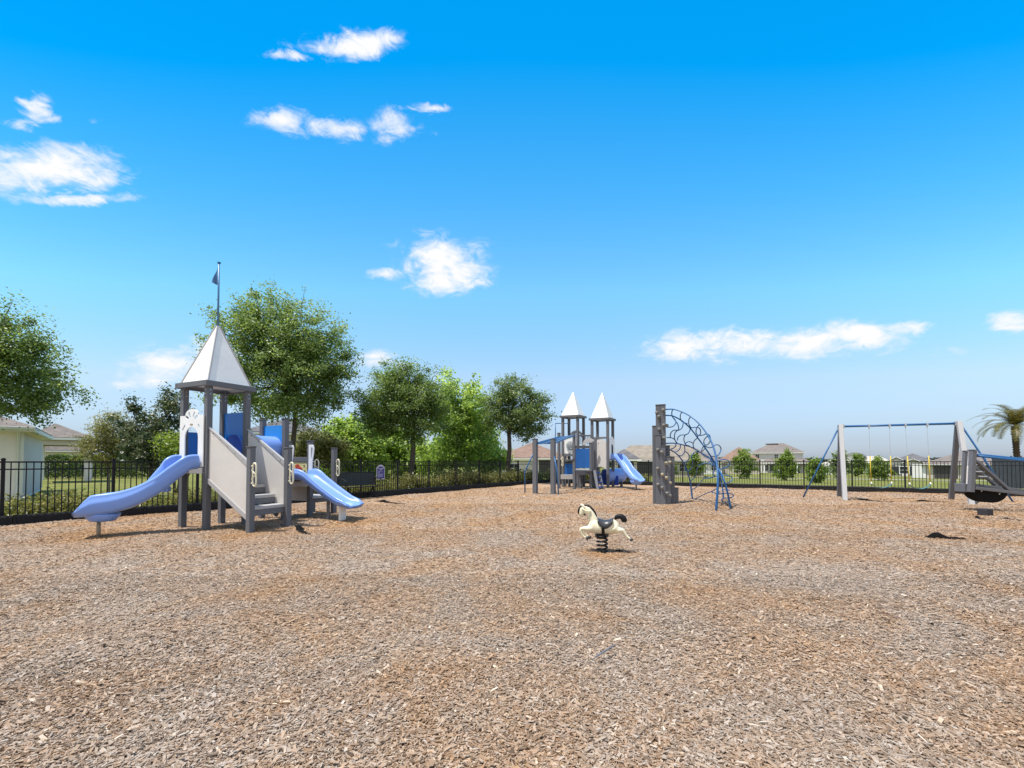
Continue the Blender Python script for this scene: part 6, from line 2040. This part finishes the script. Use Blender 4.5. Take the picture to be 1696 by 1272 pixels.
def build_world():
    w = bpy.data.worlds.new('World'); SC.world = w; w.use_nodes = True
    nt = w.node_tree; nt.nodes.clear()
    out = N(nt, 'ShaderNodeOutputWorld'); bg = N(nt, 'ShaderNodeBackground')
    sky = N(nt, 'ShaderNodeTexSky'); sky.sky_type = 'NISHITA'; sky.sun_disc = False
    sky.sun_elevation = SUN_EL; sky.sun_rotation = math.atan2(SUN_DIR.x, SUN_DIR.y)
    sky.altitude = 10; sky.air_density = 1.0; sky.dust_density = .6; sky.ozone_density = 1.6
    tc = N(nt, 'ShaderNodeTexCoord')
    sep = N(nt, 'ShaderNodeSeparateXYZ'); nt.links.new(tc.outputs['Generated'], sep.inputs[0])
    def mth(op, a, b=None, clamp=False):
        n = N(nt, 'ShaderNodeMath', operation=op, use_clamp=clamp)
        for i, x in enumerate((a, b)):
            if x is None: continue
            if isinstance(x, (int, float)): n.inputs[i].default_value = x
            else: nt.links.new(x, n.inputs[i])
        return n.outputs[0]
    el = mth('ARCSINE', sep.outputs[2])
    az = mth('ARCTAN2', sep.outputs[0], sep.outputs[1])
    # deeper, cleaner blue overhead, pale towards the horizon: a tint over the physical sky by elevation
    ce = mth('COSINE', el)
    pin = N(nt, 'ShaderNodeCombineXYZ')
    pa = mth('ADD', mth('MULTIPLY', az, .10), .25)
    nt.links.new(mth('MULTIPLY', ce, mth('SINE', pa)), pin.inputs[0]); nt.links.new(mth('MULTIPLY', ce, mth('COSINE', pa)), pin.inputs[1]); nt.links.new(sep.outputs[2], pin.inputs[2])
    nt.links.new(pin.outputs[0], sky.inputs['Vector'])
    azc = mth('MINIMUM', mth('ABSOLUTE', az), .9)
    elf = mth('DIVIDE', mth('MULTIPLY', el, mth('ADD', mth('MULTIPLY', mth('MULTIPLY', azc, azc), .42), 1.0)), R(90), True)
    tint = ramp(nt, SKY_TINT, elf)
    mul = N(nt, 'ShaderNodeMixRGB', blend_type='MULTIPLY', inp={0: 1.0})
    nt.links.new(sky.outputs[0], mul.inputs[1]); nt.links.new(tint.outputs[0], mul.inputs[2])
    # clouds: soft ellipses in azimuth / elevation, broken up by noise
    nz = N(nt, 'ShaderNodeTexNoise', inp={'Scale': 9.0, 'Detail': 9.0, 'Roughness': .62})
    mp = N(nt, 'ShaderNodeMapping'); mp.inputs['Scale'].default_value = (1, 1, 1.9)
    nt.links.new(tc.outputs['Generated'], mp.inputs[0]); nt.links.new(mp.outputs[0], nz.inputs['Vector'])
    nz2 = N(nt, 'ShaderNodeTexNoise', inp={'Scale': 24.0, 'Detail': 8.0, 'Roughness': .65, 'Distortion': .8})
    nt.links.new(mp.outputs[0], nz2.inputs['Vector'])
    sc = N(nt, 'ShaderNodeSeparateColor'); nt.links.new(nz.outputs['Color'], sc.inputs[0])
    sc2 = N(nt, 'ShaderNodeSeparateColor'); nt.links.new(nz2.outputs['Color'], sc2.inputs[0])
    wob_a = mth('ADD', mth('MULTIPLY', mth('SUBTRACT', sc.outputs[0], .5), .085), mth('MULTIPLY', mth('SUBTRACT', sc2.outputs[0], .5), .045))
    wob_e = mth('ADD', mth('MULTIPLY', mth('SUBTRACT', sc.outputs[1], .5), .030), mth('MULTIPLY', mth('SUBTRACT', sc2.outputs[1], .5), .022))
    a2, e2 = mth('ADD', az, wob_a), mth('ADD', el, wob_e)
    total = None
    for px, py, rx, ry, st in CLOUDS:
        d = ray(px, py).normalized()
        a0, e0 = math.atan2(d.x, d.y), math.asin(d.z)
        dr_ = ray(px + rx, py).normalized(); du = ray(px, py - ry).normalized()
        ra = abs(math.atan2(dr_.x, dr_.y) - a0); re = abs(math.asin(du.z) - e0)
        dl_ = ray(px - rx, py).normalized()
        slope = (math.asin(dr_.z) - math.asin(dl_.z)) / (math.atan2(dr_.x, dr_.y) - math.atan2(dl_.x, dl_.y))
        d_a = mth('SUBTRACT', a2, a0)
        da = mth('DIVIDE', d_a, ra); de = mth('DIVIDE', mth('SUBTRACT', mth('SUBTRACT', e2, e0), mth('MULTIPLY', d_a, slope)), re)
        dd = mth('ADD', mth('MULTIPLY', da, da), mth('MULTIPLY', de, de))
        m_ = mth('MULTIPLY', mth('EXPONENT', mth('MULTIPLY', dd, -.78)), st * 1.08)
        total = m_ if total is None else mth('SMOOTH_MAX', total, m_) if False else (m_ if total is None else mth('MAXIMUM', total, m_))
    det = mth('ADD', mth('MULTIPLY', mth('SUBTRACT', sc.outputs[2], .5), 1.0), mth('MULTIPLY', mth('SUBTRACT', sc2.outputs[2], .5), 1.1))
    edge = N(nt, 'ShaderNodeMapRange', interpolation_type='SMOOTHSTEP', inp={'From Min': 0.05, 'From Max': .55})
    nt.links.new(total, edge.inputs[0])
    dens = mth('ADD', mth('MULTIPLY', total, .92), mth('MULTIPLY', det, mth('MULTIPLY', edge.outputs[0], 1.15)))
    cov = N(nt, 'ShaderNodeMapRange', interpolation_type='SMOOTHSTEP', inp={'From Min': .26, 'From Max': 1.02})
    nt.links.new(dens, cov.inputs[0])
    cl = ramp(nt, [(0, CLOUD_LO), (1, CLOUD_HI)], mth('MULTIPLY', dens, 1.0, True))
    mx = N(nt, 'ShaderNodeMixRGB'); nt.links.new(cov.outputs[0], mx.inputs[0]); nt.links.new(mul.outputs[0], mx.inputs[1]); nt.links.new(cl.outputs[0], mx.inputs[2])
    # unseen white cloud added overhead and behind the camera for neutral fill light
    n3 = N(nt, 'ShaderNodeTexNoise', inp={'Scale': 2.6, 'Detail': 6.0, 'Roughness': .55})
    nt.links.new(tc.outputs['Generated'], n3.inputs['Vector'])
    def mr(src, a, b):
        n = N(nt, 'ShaderNodeMapRange', interpolation_type='SMOOTHSTEP', inp={'From Min': a, 'From Max': b})
        nt.links.new(src, n.inputs[0]); return n.outputs[0]
    where = mth('MAXIMUM', mr(el, R(50), R(64)), mr(mth('MULTIPLY', sep.outputs[1], -1.0), -.02, .25))
    fill_cloud = mth('MULTIPLY', mth('MULTIPLY', where, mr(n3.outputs[0], .40, .56)), .92)
    m2 = N(nt, 'ShaderNodeMixRGB'); nt.links.new(fill_cloud, m2.inputs[0]); nt.links.new(mx.outputs[0], m2.inputs[1]); m2.inputs[2].default_value = (4.7, 4.55, 4.35, 1)
    mx = m2
    nt.links.new(mx.outputs[0], bg.inputs['Color']); bg.inputs['Strength'].default_value = SKY_STRENGTH
    nt.links.new(bg.outputs[0], out.inputs['Surface'])

SKY_STRENGTH = .15
SKY_TINT = [(0, (.41, .49, .75)), (.030, (.464, .513, .695)), (.111, (.836, .836, .818)), (.227, (.67, 1.18, 1.155)), (.341, (.30, 1.11, 1.333)),
            (.468, (.0025, .985, 1.397)), (.56, (.002, .94, 1.37)), (.66, (.002, .92, 1.37)), (.86, (.9, 1.0, 1.1)), (1, (1, 1, 1.05))]
CLOUD_LO = (3.5, 3.9, 4.4); CLOUD_HI = (4.6, 4.6, 4.65)

def build_light_camera():
    sl = bpy.data.lights.new('sun', 'SUN'); sl.energy = 4.2; sl.angle = R(.53); sl.color = (1.0, .955, .88)
    so = bpy.data.objects.new('sun', sl); COL.objects.link(so)
    dirv = Vector((SUN_DIR.x * math.cos(SUN_EL), SUN_DIR.y * math.cos(SUN_EL), math.sin(SUN_EL)))
    so.rotation_euler = dirv.to_track_quat('Z', 'Y').to_euler()
    so.location = dirv * 60
    cam = bpy.data.cameras.new('camera'); co = bpy.data.objects.new('camera', cam); COL.objects.link(co)
    cam.sensor_fit = 'HORIZONTAL'; cam.sensor_width = 36.0; cam.lens = 36.0 * F_PX / 1696.0
    cam.shift_x = 0.0; cam.shift_y = (PY0 - 636.0) / 1696.0
    cam.clip_start = .05; cam.clip_end = 4000
    co.location = (0, 0, EYE); co.rotation_euler = (math.pi / 2 + TILT, 0, 0)
    SC.camera = co
    SC.view_settings.view_transform = 'Standard'; SC.view_settings.look = 'None'
    SC.view_settings.exposure = EXPOSURE; SC.view_settings.gamma = 1.0
    SC.render.engine = 'CYCLES'
    SC.cycles.use_denoising = True
    SC.cycles.denoiser = 'OPENIMAGEDENOISE'
    SC.cycles.denoising_input_passes = 'RGB_ALBEDO_NORMAL'
    SC.cycles.denoising_prefilter = 'ACCURATE'
    SC.cycles.max_bounces = 8; SC.cycles.transparent_max_bounces = 8
    SC.render.resolution_x = 1024; SC.render.resolution_y = 768

EXPOSURE = 0.55

build_world()
build_light_camera()
build_ground()
build_fences()
build_near_playset()
build_far_playset()
build_climber()
build_swings()
build_seesaw()
build_pony()
build_bench()
build_scraps()
build_houses()
build_trees()
build_cover()
build_chips()
